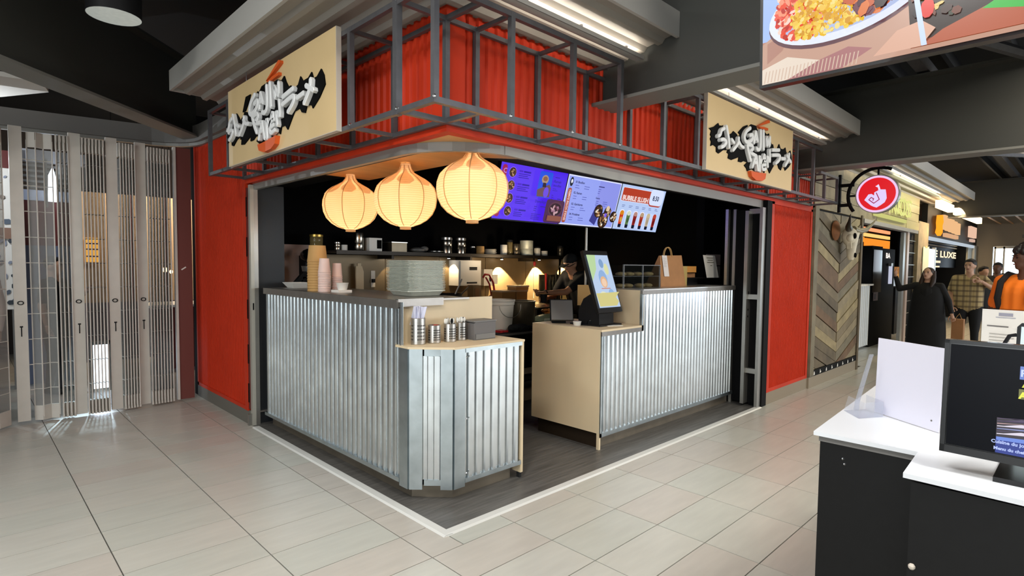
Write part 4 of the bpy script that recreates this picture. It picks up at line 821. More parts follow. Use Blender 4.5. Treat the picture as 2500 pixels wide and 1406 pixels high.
t = thing('stand_mixer', 'dark stand mixer with a steel bowl at the left end of the kitchen', 'mixer', (.6, 2.9, .93))
part('body', MB().box(.57, .70, 2.95, 3.1, .93, 1.52), 'cap', t); part('head', MB().ball((.61, 2.92, 1.52), .09, .16, .07, 14, 8), 'blackgloss', t, smooth=True); part('bowl', MB().lathe([(.05, 0), (.09, .04), (.105, .13), (.107, .13), (.1, .12)], (.60, 2.86, 1.29), 20), 'stainless', t, smooth=True); part('bowl_stand', MB().box(.53, .67, 2.8, 2.95, .93, 1.285), 'cap', t)
part('guard_ring', MB().tube([(.56+.04*math.cos(a), 2.80, 1.47+.04*math.sin(a)) for a in [PI*k/6 for k in range(13)]], .006, 5), 'stainless', t)
t = thing('folded_bench', 'black angled arm of kitchen equipment beside the jamb', 'appliance', (.45, 2.75, .93)); part('arm', MB().prism([(.36, 1.27), (.45, 1.37), (.52, 1.37), (.60, 1.25), (.55, 1.25), (.46, 1.31), (.36, 1.23)], lambda u, v, w: (u, w, v), 2.72, 2.76), 'black', t); part('leg', MB().box(.44, .47, 2.72, 2.76, .93, 1.32), 'black', t)
# utensils crock and pans behind the trays
t = thing('utensil_pan', 'dark pan with two steel handles sticking out behind the tray stack', 'pan', (2.0, 2.56, .93)); part('pan', MB().lathe([(.13, 0), (.15, .20), (.153, .20), (.14, .02)], (2.0, 2.56, .93), 20), 'cap', t, smooth=True)
for a, b in (((1.98, 2.68, 1.0), (1.78, 2.6, 1.2)),): pass
for a in (((2.0, 2.54, .97), (2.13, 2.48, 1.29)), ((2.0, 2.56, .97), (2.24, 2.50, 1.2))): part('handle', MB().tube(list(a), .008, 6), 'stainless', t)
t = thing('wood_block', 'upright light wooden block behind the plywood riser', 'block', (2.42, 2.6, .93)); part('block', MB().box(2.36, 2.48, 2.56, 2.66, .93, 1.21), 'wood', t); part('slot', MB().box(2.39, 2.45, 2.558, 2.56, 1.0, 1.18), 'kraft', t)
hs = thing('hose_tap', 'dark red curved hose on a rinse tap', 'tap', (2.75, 2.65, .93))
part('hose', MB().tube([(2.76, 2.62, .93), (2.75, 2.62, 1.10), (2.72, 2.62, 1.24), (2.66, 2.62, 1.33), (2.59, 2.62, 1.335), (2.56, 2.62, 1.30)], .013, 8), 'red_plastic', hs, smooth=True); part('hose', MB().tube([(2.72, 2.64, .96), (2.71, 2.64, 1.10), (2.68, 2.64, 1.22), (2.62, 2.64, 1.30)], .010, 8), 'red_plastic', hs, smooth=True)
part('wire_arm', MB().tube([(2.72, 2.62, 1.10), (2.55, 2.6, 1.04), (2.60, 2.6, .98), (2.76, 2.62, .97)], .007, 6), 'red_plastic', hs)
# kraft boxes
def kbox(x0, x1, y0, y1, z0, z1, lb):
    t = thing('takeout_box', lb, 'box', ((x0+x1)/2, (y0+y1)/2, z0), 'kraft boxes beside the cook'); part('carton', MB().box(x0, x1, y0, y1, z0, z1), 'kraft2', t); part('lid', MB().box(x0-.006, x1+.006, y0-.006, y1+.006, z1, z1+.018), 'ply', t)
kbox(2.68, 2.90, 2.42, 2.6, .93, 1.13, 'left kraft box with a pale lid next to the red hose'); kbox(2.92, 3.10, 2.42, 2.6, .93, 1.13, 'right kraft box of the pair next to the red hose'); kbox(2.92, 3.13, 2.43, 2.58, 1.149, 1.185, 'flat pale box lying on the kraft boxes')
t = thing('serving_table', 'steel side table under the kraft boxes', 'table', (2.9, 2.5, 0)); part('top', MB().box(1.75, 4.0, 2.36, 2.73, .905, .93), 'pot', t)
for x in (1.8, 3.95): part('leg', MB().box(x, x+.03, 2.38, 2.41, 0, .905), 'alu', t)
kr = thing('knife_rack', 'clear knife rack with blades standing in it', 'knife rack', (4.15, 2.85, .93)); part('box', MB().box(3.92, 4.28, 2.8, 2.95, .93, 1.24), 'clear', kr); part('back_bar', MB().box(3.9, 4.3, 2.96, 2.98, .93, 1.32), 'pot', kr)
for k in range(6): 
    x = 3.95+k*.06; h = rnd(.36, .5); part('blade', MB().prism([(x-.018, .98), (x+.014, .98), (x+.014, .93+h-.05), (x-.004, .93+h), (x-.018, .93+h-.09)], lambda u, v, w: (u, w, v), 2.86, 2.863), 'stainless', kr)
part('red_handle', MB().tube([(3.9, 2.84, .98), (3.89, 2.84, 1.34)], .014, 6), 'red_plastic', kr)
t = thing('power_cable', 'thin cord with a red plug hanging below the shelf', 'cord', (3.78, 2.9, 1.2)); part('cord', MB().tube([(3.78, 2.95, 1.55), (3.76, 2.95, 1.3), (3.77, 2.95, 1.0)], .003, 5), 'plastic_white', t); part('plug', MB().ball((3.78, 2.95, 1.47), .022, .02, .035, 10, 6), 'red_plastic', t, smooth=True)
# prep table in the middle
pt = thing('prep_table', 'black steel prep table seen through the gap between the counters', 'table', (2.2, 1.75, 0))
part('top', MB().box(1.3, 3.25, 1.45, 2.0, .78, .81), 'cap', pt); part('lower_shelf', MB().box(1.35, 3.2, 1.5, 1.95, .3, .32), 'cap', pt)
for x in (1.32, 3.2):
    for y in (1.48, 1.95): part('leg', MB().box(x-.015, x+.015, y-.015, y+.015, .05, .78), 'darksteel', pt); part('caster', MB().ball((x, y, .03), .03, .015, .03, 10, 6), 'rubber', pt)
part('edge_stripe', MB().box(1.3, 3.25, 1.446, 1.45, .785, .805), 'stainless', pt)
t = thing('plastic_bucket', 'white plastic bucket with a wire handle behind the cutlery counter', 'bucket', (1.98, 1.7, .81))
part('body', MB().lathe([(.115, 0), (.135, .25), (.142, .25), (.142, .28), (.148, .285), (.148, .30), (.135, .30), (.13, .26)], (1.98, 1.7, .81), 28), 'plastic_white', t, smooth=True); part('handle', MB().tube([(1.98+.145*math.cos(a), 1.56-.02*math.sin(a), 1.06-.12*math.sin(a)) for a in [PI*k/10 for k in range(11)]], .003, 5), 'alu', t)
t = thing('soup_pot', 'tall dull steel soup pot next to the white bucket', 'pot', (2.29, 1.74, .81)); part('body', MB().lathe([(.155, 0), (.16, .01), (.16, .26), (.166, .265), (.166, .275), (.156, .275), (.154, .02)], (2.29, 1.74, .81), 32), 'pot', t, smooth=True)
for s in (-1, 1): part('handle', MB().tube([(2.29+s*.16, 1.70, 1.0), (2.29+s*.2, 1.70, 1.01), (2.29+s*.2, 1.78, 1.01), (2.29+s*.16, 1.78, 1.0)], .006, 6), 'stainless', t)
cl = MB()
for k in range(9): cl.ball((2.05+rnd(-.12, .16), 1.5+rnd(-.02, .03), .835+rnd(-.01, .02)), rnd(.05, .08), rnd(.03, .045), rnd(.02, .035), 10, 6)
single('dish_cloth', cl, 'cloth_black', 'black crumpled cloth in front of the soup pot', 'cloth', (2.1, 1.5, .81), None, True)
t = thing('white_cable', 'white looped hose hanging off the prep table edge', 'hose', (2.3, 1.44, .7)); part('loop', MB().tube([(2.18, 1.44, .815), (2.28, 1.43, .81), (2.34, 1.43, .77), (2.34, 1.43, .72), (2.30, 1.43, .68)], .008, 6), 'plastic_white', t, smooth=True); part('end', MB().ball((2.30, 1.43, .675), .011, n=8, m=5), 'plastic_white', t)
bg = MB()
for k in range(14): bg.ball((2.62+rnd(-.16, .2), 1.65+rnd(-.08, .08), .85+rnd(-.015, .035)), rnd(.04, .09), rnd(.03, .06), rnd(.015, .03), 8, 5)
t = thing('bag_of_greens', 'clear plastic bag of green vegetables on the prep table', 'bag', (2.65, 1.65, .81)); part('greens', bg, 'green', t); part('plastic', MB().ball((2.65, 1.65, .875), .25, .12, .065, 16, 8), 'bagplastic', t)
fo = MB()
for k in range(26): fo.ball((3.0+rnd(-.18, .19), 1.83+rnd(-.07, .07), .91+rnd(-.03, .06)), rnd(.03, .06), rnd(.02, .05), rnd(.01, .03), 7, 5)
t = thing('food_pan', 'tray heaped with orange wrapped food in front of the cook', 'tray', (3.0, 1.83, .81)); f_ = part('food', fo, 'brownfood', t); f_['kind'] = 'stuff'; part('pan', MB().box(2.79, 3.22, 1.74, 1.93, .83, .89), 'pot', t)
part('stand', MB().box(2.83, 3.18, 1.76, 1.91, .81, .83), 'black', t)
t = thing('steel_insert', 'square steel insert pan beside the soup pot', 'container', (2.58, 1.91, .81)); part('pan', MB().box(2.5, 2.66, 1.84, 1.98, .81, .98), 'pot', t); part('lid', MB().box(2.49, 2.67, 1.83, 1.99, .98, .99), 'stainless', t)
t = thing('lunch_box', 'small flat red plastic box on the prep table', 'box', (1.9, 1.5, .81)); part('lid', MB().box(1.80, 1.9, 1.5, 1.6, .81, .828), 'red_plastic', t); part('tab', MB().box(1.83, 1.87, 1.49, 1.5, .815, .825), 'red_plastic', t)
# warm lamp over the prep area
d = bpy.data.lights.new('kitchen_lamp', 'POINT'); d.energy = 11; d.color = (1, .76, .48); d.shadow_soft_size = .05; o = bpy.data.objects.new('kitchen_lamp', d); o.location = (3.2, 2.45, 1.48); COL.objects.link(o)

# ================================================================ FOLDING GATE AND WHAT STANDS BEHIND IT
gate = thing('folding_gate', 'aluminium folding security gate with clear panels, closing the passage left of the stall', 'gate', (-1.0, 4.15, 0))
GP = [(-1.457, 4.16), (-1.053, 4.14), (-.778, 4.13), (-.537, 4.18)]
me_post = MB().box(-.044, .044, -.016, .016, .03, 2.6).mesh('gate_post', 'gate_post')
me_ring = MB().lathe([(.015, 0), (.023, 0), (.023, .008), (.015, .008)], (0, 0, 0), 16, False)
rg = MB(); rg.add([(v[0], -.016-v[2], 1.075+v[1]*.8) for v in me_ring.v], me_ring.f); me_rg = rg.mesh('lock_ring', 'cap')
me_key = MB().box(-.004, .004, -.019, -.016, .78, .86).box(-.011, .011, -.02, -.016, .86, .872).mesh('key_slot', 'cap')
B_ = BASE['folding_gate']
for x, y in GP:
    o = put('gate_post', me_post, gate, (x-B_[0], y-B_[1], 0)); put('lock_ring', me_rg, o); put('key_slot', me_key, o)
xs = []
def seg(x0, x1, y0, y1, ns, amp):
    for i in range(ns+1): t = i/ns; xs.append((x0+(x1-x0)*t, y0+(y1-y0)*t+amp*(1 if len(xs) % 2 else -1)))
    xs.append(None)
seg(-2.25, -1.55, 3.75, 4.1, 9, .03); seg(-1.38, -1.21, 4.17, 4.17, 3, .02); seg(-1.185, -1.10, 4.16, 4.15, 6, .035); seg(-1.0, -.83, 4.14, 4.14, 13, .045); seg(-.725, -.59, 4.15, 4.17, 11, .05); seg(-.48, -.29, 4.18, 4.2, 14, .05)
me_rod = MB().tube([(0, 0, .05), (0, 0, 2.5)], .0055, 6).mesh('rod', 'gate_rod')
links = MB(); prev = None
for p in xs:
    if p is None: prev = None; continue
    put('rod', me_rod, gate, (p[0]-B_[0], p[1]-B_[1], 0))
    if prev:
        d = Vector((p[0]-prev[0], p[1]-prev[1], 0)); n = Vector((-d.y, d.x, 0)).normalized(); c = ((p[0]+prev[0])/2, (p[1]+prev[1])/2)
        part('clear_pane', MB().obox((c[0], c[1], 1.27), d.normalized(), (0, 0, 1), n, d.length*.9, 2.3, .002), 'gate_pane', gate)
        part('top_cap', MB().obox((c[0], c[1], 2.50), d.normalized(), (0, 0, 1), n, d.length*.98, .13, .014), 'gate_post', gate)
        part('bottom_cap', MB().obox((c[0], c[1], .085), d.normalized(), (0, 0, 1), n, d.length*.98, .13, .014), 'gate_post', gate)
        for k in range(10): links.tube([(prev[0], prev[1], .3+.225*k), (p[0], p[1], .3+.225*k)], .004, 4)
    prev = p
for a, b in ((-1.41, -1.38), (-1.10, -1.08), (-.735, -.725)):
    for k in range(10): links.tube([(a, 4.16, .3+.225*k), (b, 4.16, .3+.225*k)], .004, 4)
l_ = part('link_rods', links, 'gate_rod', gate); l_['kind'] = 'stuff'
part('end_panel', MB().box(-.235, -.10, 4.15, 4.19, .03, 2.6), 'gate_brown', gate, label='dull red end panel of the gate'); part('end_stile', MB().box(-.255, -.235, 4.14, 4.2, .03, 2.6), 'gate_post', gate)
part('sticker', MB().obox((-.18, 4.148, 1.38), Vector((1, 0, .7)).normalized(), Vector((-.7, 0, 1)).normalized(), (0, -1, 0), .05, .012, .001), 'paperw', gate)
# room behind
struct('wall_far', MB().box(-7, 6, 9.2, 9.4, 0, 3.75), mat('far_brown', '#2a2320', .8), 'dark far wall seen through the folding gate')
struct('wall_stall_rear', MB().box(.0, 5.4, 4.36, 4.5, 0, 3.0).box(5.2, 5.4, 3.2, 4.4, 0, 3.0), 'black', 'black rear wall of the ramen stall')
kg = sgroup('wall_warm_shop', 'warmly lit shop wall behind the gate', 'wall')
part('wall_face', MB().box(-.62, 3.2, 7.6, 7.7, .85, 2.42), mat('warm_tan_wall', '#a88f72', .7), kg)
part('dado', MB().box(-.62, 3.2, 7.58, 7.7, 0, .85), mat('grey_lavender', '#5b5560', .6), kg)
for x in (.0, .45, .9): part('mullion', MB().box(x, x+.03, 7.55, 7.6, .85, 2.42), 'darkred', kg)
t = thing('lit_menu_box', 'small orange lit menu box glowing through the gate', 'sign', (-.45, 7.5, 1.43)); part('face', MB().box(-.54, -.40, 7.54, 7.58, 1.43, 1.77), emat('orange_lit', '#ffb84a', 2.2), t)
for z in (1.5, 1.6, 1.68): part('stripe', MB().box(-.54, -.40, 7.535, 7.54, z, z+.02), 'darkred', t)
t = thing('bar_counter', 'pale counter with a red front behind the gate', 'counter', (.5, 6.8, 0)); part('top', MB().prism([(-.1, 6.2), (1.6, 6.2), (1.6, 7.0), (.1, 7.0)], lambda u, v, w: (u, v, w), .84, .87), 'paperw', t); part('front', MB().box(0.0, 1.6, 6.28, 6.34, 0, .84), 'darkred', t)
for x, y, z, s in ((-.32, 6.9, 1.35, .02), (-.02, 6.9, 1.38, .018), (.28, 6.9, 1.33, .03), (.38, 7.0, 1.3, .022)):
    t = thing('hanging_bulb', 'small warm bulb glowing behind the gate, %s' % {-.32: 'leftmost', -.02: 'second from the left', .28: 'third from the left', .38: 'rightmost'}[x], 'light', (x, y, z), 'warm bulbs behind the gate'); part('globe', MB().ball((x, y, z), s, s, s*1.3, 10, 6), emat('warm_bulb', '#ffd9a0', 12), t); part('cord', MB().tube([(x, y, z+s), (x, y, 3.75)], .003, 4), 'black', t)
area('back_shop_lamp', (.5, 6.7, 2.75), (math.radians(50), 0, 0), 1.6, .4, 55, (1, .82, .62))
d = bpy.data.lights.new('back_hall_lamp', 'POINT'); d.energy = 35; d.color = (.85, .92, 1); o = bpy.data.objects.new('back_hall_lamp', d); o.location = (-1.9, 5.1, 2.4); COL.objects.link(o)
d = bpy.data.lights.new('daylight_patch_spot', 'SPOT'); d.energy = 1100; d.color = (.6, .82, 1); d.spot_size = math.radians(13); d.spot_blend = .5; d.shadow_soft_size = .05  # spot added to throw the blue daylight patch on the floor
o = bpy.data.objects.new('daylight_patch_spot', d); o.location = (-.62, 5.9, 2.5); o.rotation_euler = (Vector((-1.04, 3.9, 0))-o.location).to_track_quat('-Z', 'Y').to_euler(); COL.objects.link(o)
t = sgroup('daylight_glare_1', 'glowing panel standing in for daylight glare low behind the gate', 'window'); part('pane', MB().box(-.80, -.66, 5.3, 5.32, .03, .52), 'day', t); part('frame', MB().box(-.82, -.80, 5.29, 5.33, 0, .56).box(-.66, -.64, 5.29, 5.33, 0, .56).box(-.82, -.64, 5.29, 5.33, .52, .56), 'alu', t)  # added glowing pane and frame; stand in for daylight reflected in the gate
t = sgroup('daylight_glare_2', 'tall glowing panel standing in for a reflection high behind the gate', 'window'); part('pane', MB().prism([(-1.08, 2.12), (-1.0, 2.12), (-.985, 2.32), (-1.03, 2.52), (-1.07, 2.42)], lambda u, v, w: (u, w, v), 6.0, 6.02), 'day', t); part('frame', MB().box(-1.1, -1.08, 5.99, 6.03, 2.05, 2.6), 'alu', t)  # glowing shape added for the higher bright reflection
t = thing('poster_wall', 'white poster panel with grey sketches behind the left end of the gate', 'poster', (-1.75, 6.0, 0)); part('panel', MB().box(-2.6, -1.36, 6.0, 6.05, .9, 2.45), 'paperw', t)
f = Flat(FX(5.998, -2.6, .9), .002)
for k in range(90): f.ell(rnd(.3, 1.22), rnd(.05, 1.5), rnd(.01, .05), rnd(.01, .035), random.choice(['#55606e', '#8a90a0', '#3a4048', '#9a8a80']), 6, k % 10 == 0, rnd(0, 3))
f.rect(.9, 1.24, .78, .9, '#8a6a58').build('sketches', 'flat', t, off_of(t)); part('leg', MB().box(-2.55, -2.5, 6.0, 6.05, 0, .9).box(-1.42, -1.38, 6.0, 6.05, 0, .9), 'grey', t)
part('red_header', MB().box(-2.6, -1.38, 5.98, 6.05, 2.45, 2.64), 'darkred', t)
t = thing('red_kiosk', 'dark red and blue-grey booth behind the gate with a slatted window', 'booth', (-1.05, 6.3, 0)); part('red_panel', MB().box(-1.36, -.78, 6.25, 6.3, 1.62, 2.14), 'darkred', t); part('lower_panel', MB().box(-1.36, -.78, 6.25, 6.3, .0, 1.62), mat('blue_grey', '#5c6478', .6), t); part('white_band', MB().box(-1.36, -.78, 6.23, 6.3, 2.14, 2.26), mat('pale_blue', '#b8bed0', .5), t); part('header_band', MB().box(-1.36, -.7, 6.2, 6.3, 2.58, 2.72), mat('pale_grey', '#a8a8ae', .5), t)
for k in range(5): part('slat', MB().box(-1.36, -.78, 6.24, 6.3, 2.29+.06*k, 2.315+.06*k), 'grey', t)

# ================================================================ RIGHT HAND NEIGHBOURS
def clipz(poly, z, keep_above):
    out = []
    for i in range(len(poly)):
        a, b = poly[i-1], poly[i]; ia = (a[1] >= z) == keep_above; ib = (b[1] >= z) == keep_above
        if ia != ib: t = (z-a[1])/(b[1]-a[1]); out.append((a[0]+(b[0]-a[0])*t, z))
        if ib: out.append(b)
    return out
cw = sgroup('wall_chevron', 'reclaimed timber wall with planks laid in a V pattern', 'wall')
xa, xm, xb, za, zb_ = 5.58, 6.46, 7.34, .21, 2.14; pz = .13; s = .34; k = -4
while True:
    z0 = za+k*pz
    if z0 > zb_: break
    for side in (0, 1):
        x0, x1 = (xa, xm-.003) if side == 0 else (xm+.003, xb)
        h = lambda x: abs(x-xm)*s
        P = [(x0, z0+h(x0)+.004), (x1, z0+h(x1)+.004), (x1, z0+pz+h(x1)-.004), (x0, z0+pz+h(x0)-.004)]
        P = clipz(clipz(P, za, True), zb_, False) if P else P
        if len(P) >= 3:
            dpt = rnd(.012, .03); o = put('plank', MB().prism(P, lambda u, v, w: (u, w, v), -dpt, .01).mesh('plank', random.choice(WOODS)), cw)
    k += 1
part('side_board', MB().box(5.44, 5.57, -.04, .02, .14, 2.2), WOODS[5], cw); part('side_board', MB().box(7.345, 7.42, -.04, .02, .0, 2.2), WOODS[2], cw)
part('core', MB().box(5.44, 7.42, .012, .3, .0, 2.8), 'black', cw)
bs_ = sgroup('baseboard_chevron', 'black kick strip with small white cut-outs under the timber wall', 'trim')
part('strip', MB().box(5.46, 7.36, -.035, .0, .135, .205), 'black', bs_); part('base', MB().box(5.44, 7.42, -.03, .02, .0, .135), mat('tan_base2', '#8a7d68', .5), bs_)
f = Flat(FX(-.036, 5.46, .135), .001)
for k in range(8):
    u = .12+k*.22; f.poly([(u, .012), (u+.045, .02), (u+.05, .035), (u+.02, .04), (u+.025, .06), (u+.005, .055)] if k % 2 else [(u, .012), (u+.04, .012), (u+.045, .03), (u+.03, .058), (u+.01, .05)], '#e8e4da')
f.build('white_marks', 'flat', bs_)
# plank header over the wooden shop
hd = sgroup('wall_header', 'weathered plank header over the wooden shop', 'wall')
for r in range(4):
    x = 5.44
    while x < 11.05: 
        L = rnd(1.0, 2.2); x1 = min(x+L, 11.05); part('plank', MB().box(x, x1-.006, -.02-rnd(0, .012), .03, 2.165+r*.15, 2.165+r*.15+.144), WOODS[random.choice([0, 1, 5, 3])] if x < 7.6 else M['green_board'], hd); x = x1
part('lintel', MB().box(7.42, 10.9, -.05, .05, 2.10, 2.16), 'alu', hd)
t = thing('lit_letters', 'yellow-green lit letters reading NOS on the plank header', 'sign', (9.4, -.03, 2.35))
vs, fs = text_polys('NOS', .42, bold=.002); wid = max(v[0] for v in vs); mb = MB()
fr = FX(-.05, 8.72, 2.34); n = len(vs); mb.add([fr(x*1.42/wid, y, 0) for x, y in vs]+[fr(x*1.42/wid, y, .03) for x, y in vs], [f_[::-1] for f_ in fs]+[tuple(i+n for i in f_) for f_ in fs])
part('letters', mb, emat('yellow_green_letter', '#dfe08a', 1.1), t, fix=False); part('underline', MB().box(7.9, 9.9, -.06, -.035, 2.235, 2.29), emat('yellow_green_bar', '#d8d684', .9), t)
d = bpy.data.lights.new('header_glow', 'AREA'); d.shape = 'RECTANGLE'; d.size = 3.4; d.size_y = .1; d.energy = 14; d.color = (1, 1, .62); o = bpy.data.objects.new('header_glow', d); o.location = (9.1, -.45, 2.7); o.rotation_euler = (math.radians(55), 0, 0); COL.objects.link(o)
# cow skull
sk = thing('cow_skull', 'pale cow skull with horns hung on the chevron timber wall', 'skull', (6.45, -.1, 1.6))
mb = MB().ball((6.46, -.13, 1.86), .125, .09, .12, 16, 12); mb.lathe([(.09, .15), (.075, .06), (.055, -.06), (.045, -.16), (.028, -.2)], (6.47, -.15, 1.76), 14); mb.ball((6.36, -.16, 1.84), .05, .04, .05); mb.ball((6.57, -.16, 1.84), .05, .04, .05)
part('cranium', mb, 'bone', sk, smooth=True)
for x in (6.40, 6.555): part('eye_socket', MB().ball((x, -.205, 1.865), .030, .02, .038, 10, 8), 'ink', sk)
for x in (6.455, 6.49): part('nostril', MB().ball((x, -.20, 1.62), .011, .012, .032, 8, 6), 'ink', sk)
part('jaw_plate', MB().prism([(6.36, 1.83), (6.40, 1.70), (6.45, 1.74), (6.45, 1.84)], lambda u, v, w: (u, w, v), -.17, -.12).prism([(6.50, 1.82), (6.52, 1.66), (6.56, 1.63), (6.585, 1.82)], lambda u, v, w: (u, w, v), -.17, -.12), 'bone', sk)
part('horn', MB().tube([(6.38, -.14, 1.96), (6.26, -.17, 1.955), (6.12, -.20, 1.97), (6.02, -.24, 2.03), (5.98, -.26, 2.11)], [.045, .04, .032, .018, .004], 10), 'horn_dk', sk, smooth=True)
part('horn', MB().tube([(6.56, -.14, 1.96), (6.75, -.16, 1.94), (6.95, -.19, 1.97), (7.1, -.22, 2.05), (7.2, -.25, 2.13)], [.045, .04, .032, .018, .004], 10), 'horn_lt', sk, smooth=True)
part('hide_patch', MB().ball((6.2, -.04, 1.93), .16, .03, .13, 12, 8), 'fur', sk, smooth=True)
# round blade sign
bl = thing('round_blade_sign', 'round lit red sign with a white chilli pepper emblem on a black hook bracket', 'sign', (5.33, -.3, 2.05))
cy_, cz_ = -.69, 2.255; ffr = lambda u, v, w=0: (5.30-w, cy_-u, cz_+v)
disc = lambda r, n=40: [(r*math.cos(2*PI*i/n), r*math.sin(2*PI*i/n)) for i in range(n)]
part('drum', MB().prism(disc(.207), ffr, -.07, .0), 'alu', bl)
f = Flat(ffr, .001); f.poly(disc(.197), '#f0c8f0').poly(disc(.175), '#e01020')
PEP = [(-.014,.012),(-.009,.02),(-.024,.018),(.016,.037)]
f.poly([(-.017,.083),(-.005,.09),(.013,.104),(.024,.075),(.033,.044),(.012,.042),(.009,.068),(-.006,.076)], '#f0dcff')
f.poly([(.016,.040),(.033,.046),(.081,.042),(.089,-.01),(.094,-.052),(.077,-.094),(.04,-.123),(.004,-.146),(-.025,-.135)], '#e4d0ff', True).poly([(.016,.040),(-.025,-.135),(-.005,-.055),(.012,-.03),(-.024,.018)], '#e4d0ff', False).poly([(-.025,-.135),(-.051,-.12),(-.116,-.058),(-.095,-.025),(-.04,-.02),(-.005,-.055)], '#e4d0ff', False).poly([(-.095,-.025),(-.079,.001),(-.048,.004),(-.009,-.027),(-.012,-.05),(-.04,-.02)], '#e4d0ff', False)
for a, b in zip([(-.004,.01),(.026,-.06),(-.024,-.098),(-.072,-.058),(-.05,-.034),(-.026,-.05)], [(.026,-.06),(-.024,-.098),(-.072,-.058),(-.05,-.034),(-.026,-.05),(-.032,-.066)]):
    d_ = (Vector(b)-Vector(a)).normalized()*.004; n_ = Vector((-d_.y, d_.x))*1.1; A = Vector(a)-d_; B = Vector(b)+d_; f.poly([tuple(A+n_), tuple(B+n_), tuple(B-n_), tuple(A-n_)], '#a01050')
f.build('lit_face', 'scr', bl, off_of(bl))
arc = [(5.33, cy_+.285*math.cos(a), cz_+.285*math.sin(a)) for a in [math.radians(q) for q in range(105, -42, -7)]]
arc = [(5.33, cy_-.285*math.cos(a), cz_+.285*math.sin(a)) for a in [math.radians(q) for q in range(65, 222, 8)]]
part('hook_arm', MB().tube(arc, .019, 6), 'black', bl)
part('mount_plate', MB().box(5.31, 5.35, -.33, -.305, 2.08, 2.50), 'black', bl); part('bracket_arm', MB().box(5.32, 5.345, -.44, -.32, 2.14, 2.175), 'black', bl); part('bracket_arm', MB().box(5.32, 5.345, -.46, -.32, 2.36, 2.395), 'black', bl)
part('hanger', MB().box(5.32, 5.345, cy_-.008, cy_+.008, cz_+.2, cz_+.28), 'black', bl); part('hanger', MB().box(5.32, 5.345, cy_+.2, cy_+.28, cz_-.01, cz_+.01), 'black', bl)
# wooden shop interior
struct('wall_shop_back', MB().box(19.9, 20, .1, 2.7, 0, 3.2).box(7.4, 20, 2.6, 2.7, 0, 3.2).box(7.42, 7.5, .3, 2.6, 0, 3.2), mat('shop_dark', '#17100d', .7), 'dark interior walls of the neighbouring shops')
struct('ceiling_shop', MB().box(7.42, 19.9, .0, 2.7, 2.75, 2.85), 'ceil', 'dark ceiling inside the neighbouring shops')
t = thing('orange_menu_board', 'orange lit menu boards inside the wooden shop', 'menu board', (12, 1.48, 1.7)); 
for a, b, z0, z1, c_ in ((13.5, 16.0, 2.36, 2.44, '#ff9a6a'), (13.6, 16.0, 2.22, 2.30, '#ffc070'), (13.7, 16.0, 1.98, 2.18, '#f0862a'), (13.2, 13.6, 2.08, 2.2, '#f09030'), (13.2, 13.9, 1.86, 1.94, '#f09a3a'), (13.2, 14.0, 1.74, 1.80, '#ffb070'), (15.0, 16.0, 1.72, 1.93, '#ff9a70'), (13.2, 14.2, 1.62, 1.67, '#ffd0a0')): part('board', MB().box(a, b, 1.5, 1.53, z0, z1), emat('menu_'+c_[1:], c_, 1.3), t)
part('backing', MB().box(13.0, 16.3, 1.54, 1.58, 1.4, 2.6), 'black', t); part('drop_wire', MB().box(14.6, 14.62, 1.55, 1.57, 2.6, 2.74), 'black', t)
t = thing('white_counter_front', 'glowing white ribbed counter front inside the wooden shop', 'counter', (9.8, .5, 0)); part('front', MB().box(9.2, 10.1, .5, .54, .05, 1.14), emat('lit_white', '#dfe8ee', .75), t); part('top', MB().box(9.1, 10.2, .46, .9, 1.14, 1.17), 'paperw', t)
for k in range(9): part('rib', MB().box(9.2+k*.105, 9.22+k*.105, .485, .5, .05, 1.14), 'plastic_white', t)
t = thing('bright_fridge', 'bright white lit display above the white counter', 'display case', (9.7, .7, 1.17)); part('lit_back', MB().box(9.35, 9.95, .75, .78, 1.17, 1.60), emat('fridge_light', '#eef4ff', 2.2), t)
for k in range(7): part('bottle', MB().lathe([(.03, 0), (.03, .12), (.012, .16), (.012, .2)], (9.42+k*.08, .68, 1.171), 8), random.choice(['cap', 'grey', 'pot']), t)
t = thing('shop_kiosk', 'tall black self-order pillar in the wooden shop doorway', 'kiosk', (10.5, .6, 0)); part('column', MB().box(10.18, 10.9, .5, .75, 0, 1.87), 'black', t); part('screen', MB().box(10.24, 10.84, .49, .5, 1.0, 1.8), 'blackgloss', t)
f = Flat(FX(.486, 10.2, .85), .001); f.rect(.1, .42, .0, .16, '#a08a90').rect(.15, .27, .03, .13, '#6a6470'); f.build('label', 'flat', t, off_of(t))
t = thing('ba_letters', 'small white lit letters BA inside the wooden shop', 'sign', (11.3, .5, 1.66)); vs, fs = text_polys('BA', .14, bold=.004); fr = FX(.5, 11.15, 1.66); n = len(vs); part('letters', MB().add([fr(x*1.9, y) for x, y in vs], fs), emat('white_letters', '#fff0e0', 1.6), t, fix=False); part('back_panel', MB().box(10.92, 11.9, .51, .6, .0, 1.84), 'black', t)
t = thing('tube_lamp', 'pale vertical tube beside the black pillar', 'lamp', (11.4, .48, 1.1)); part('tube', MB().box(11.4, 11.52, .46, .5, 1.15, 1.5), emat('pale_lilac', '#c8cce0', .9), t); part('cap', MB().box(11.39, 11.53, .455, .505, 1.5, 1.56), 'alu', t)
t = thing('shop_gate', 'aluminium posts and wire grid of the open gate beside the wooden shop', 'gate', (10.2, .0, 0))
part('post', MB().box(9.92, 10.06, -.03, .02, 0, 2.08), 'alu', t); part('post', MB().box(10.2, 10.34, -.03, .02, 0, 2.1), mat('pinkish_alu', '#b59f92', .4, .3), t)
for k in range(9): part('wire', MB().box(10.34, 11.0, .0, .01, .2+.22*k, .21+.22*k), 'alu', t)
part('dark_mesh', MB().box(10.34, 11.05, .03, .05, 0, 2.1), 'black', t)
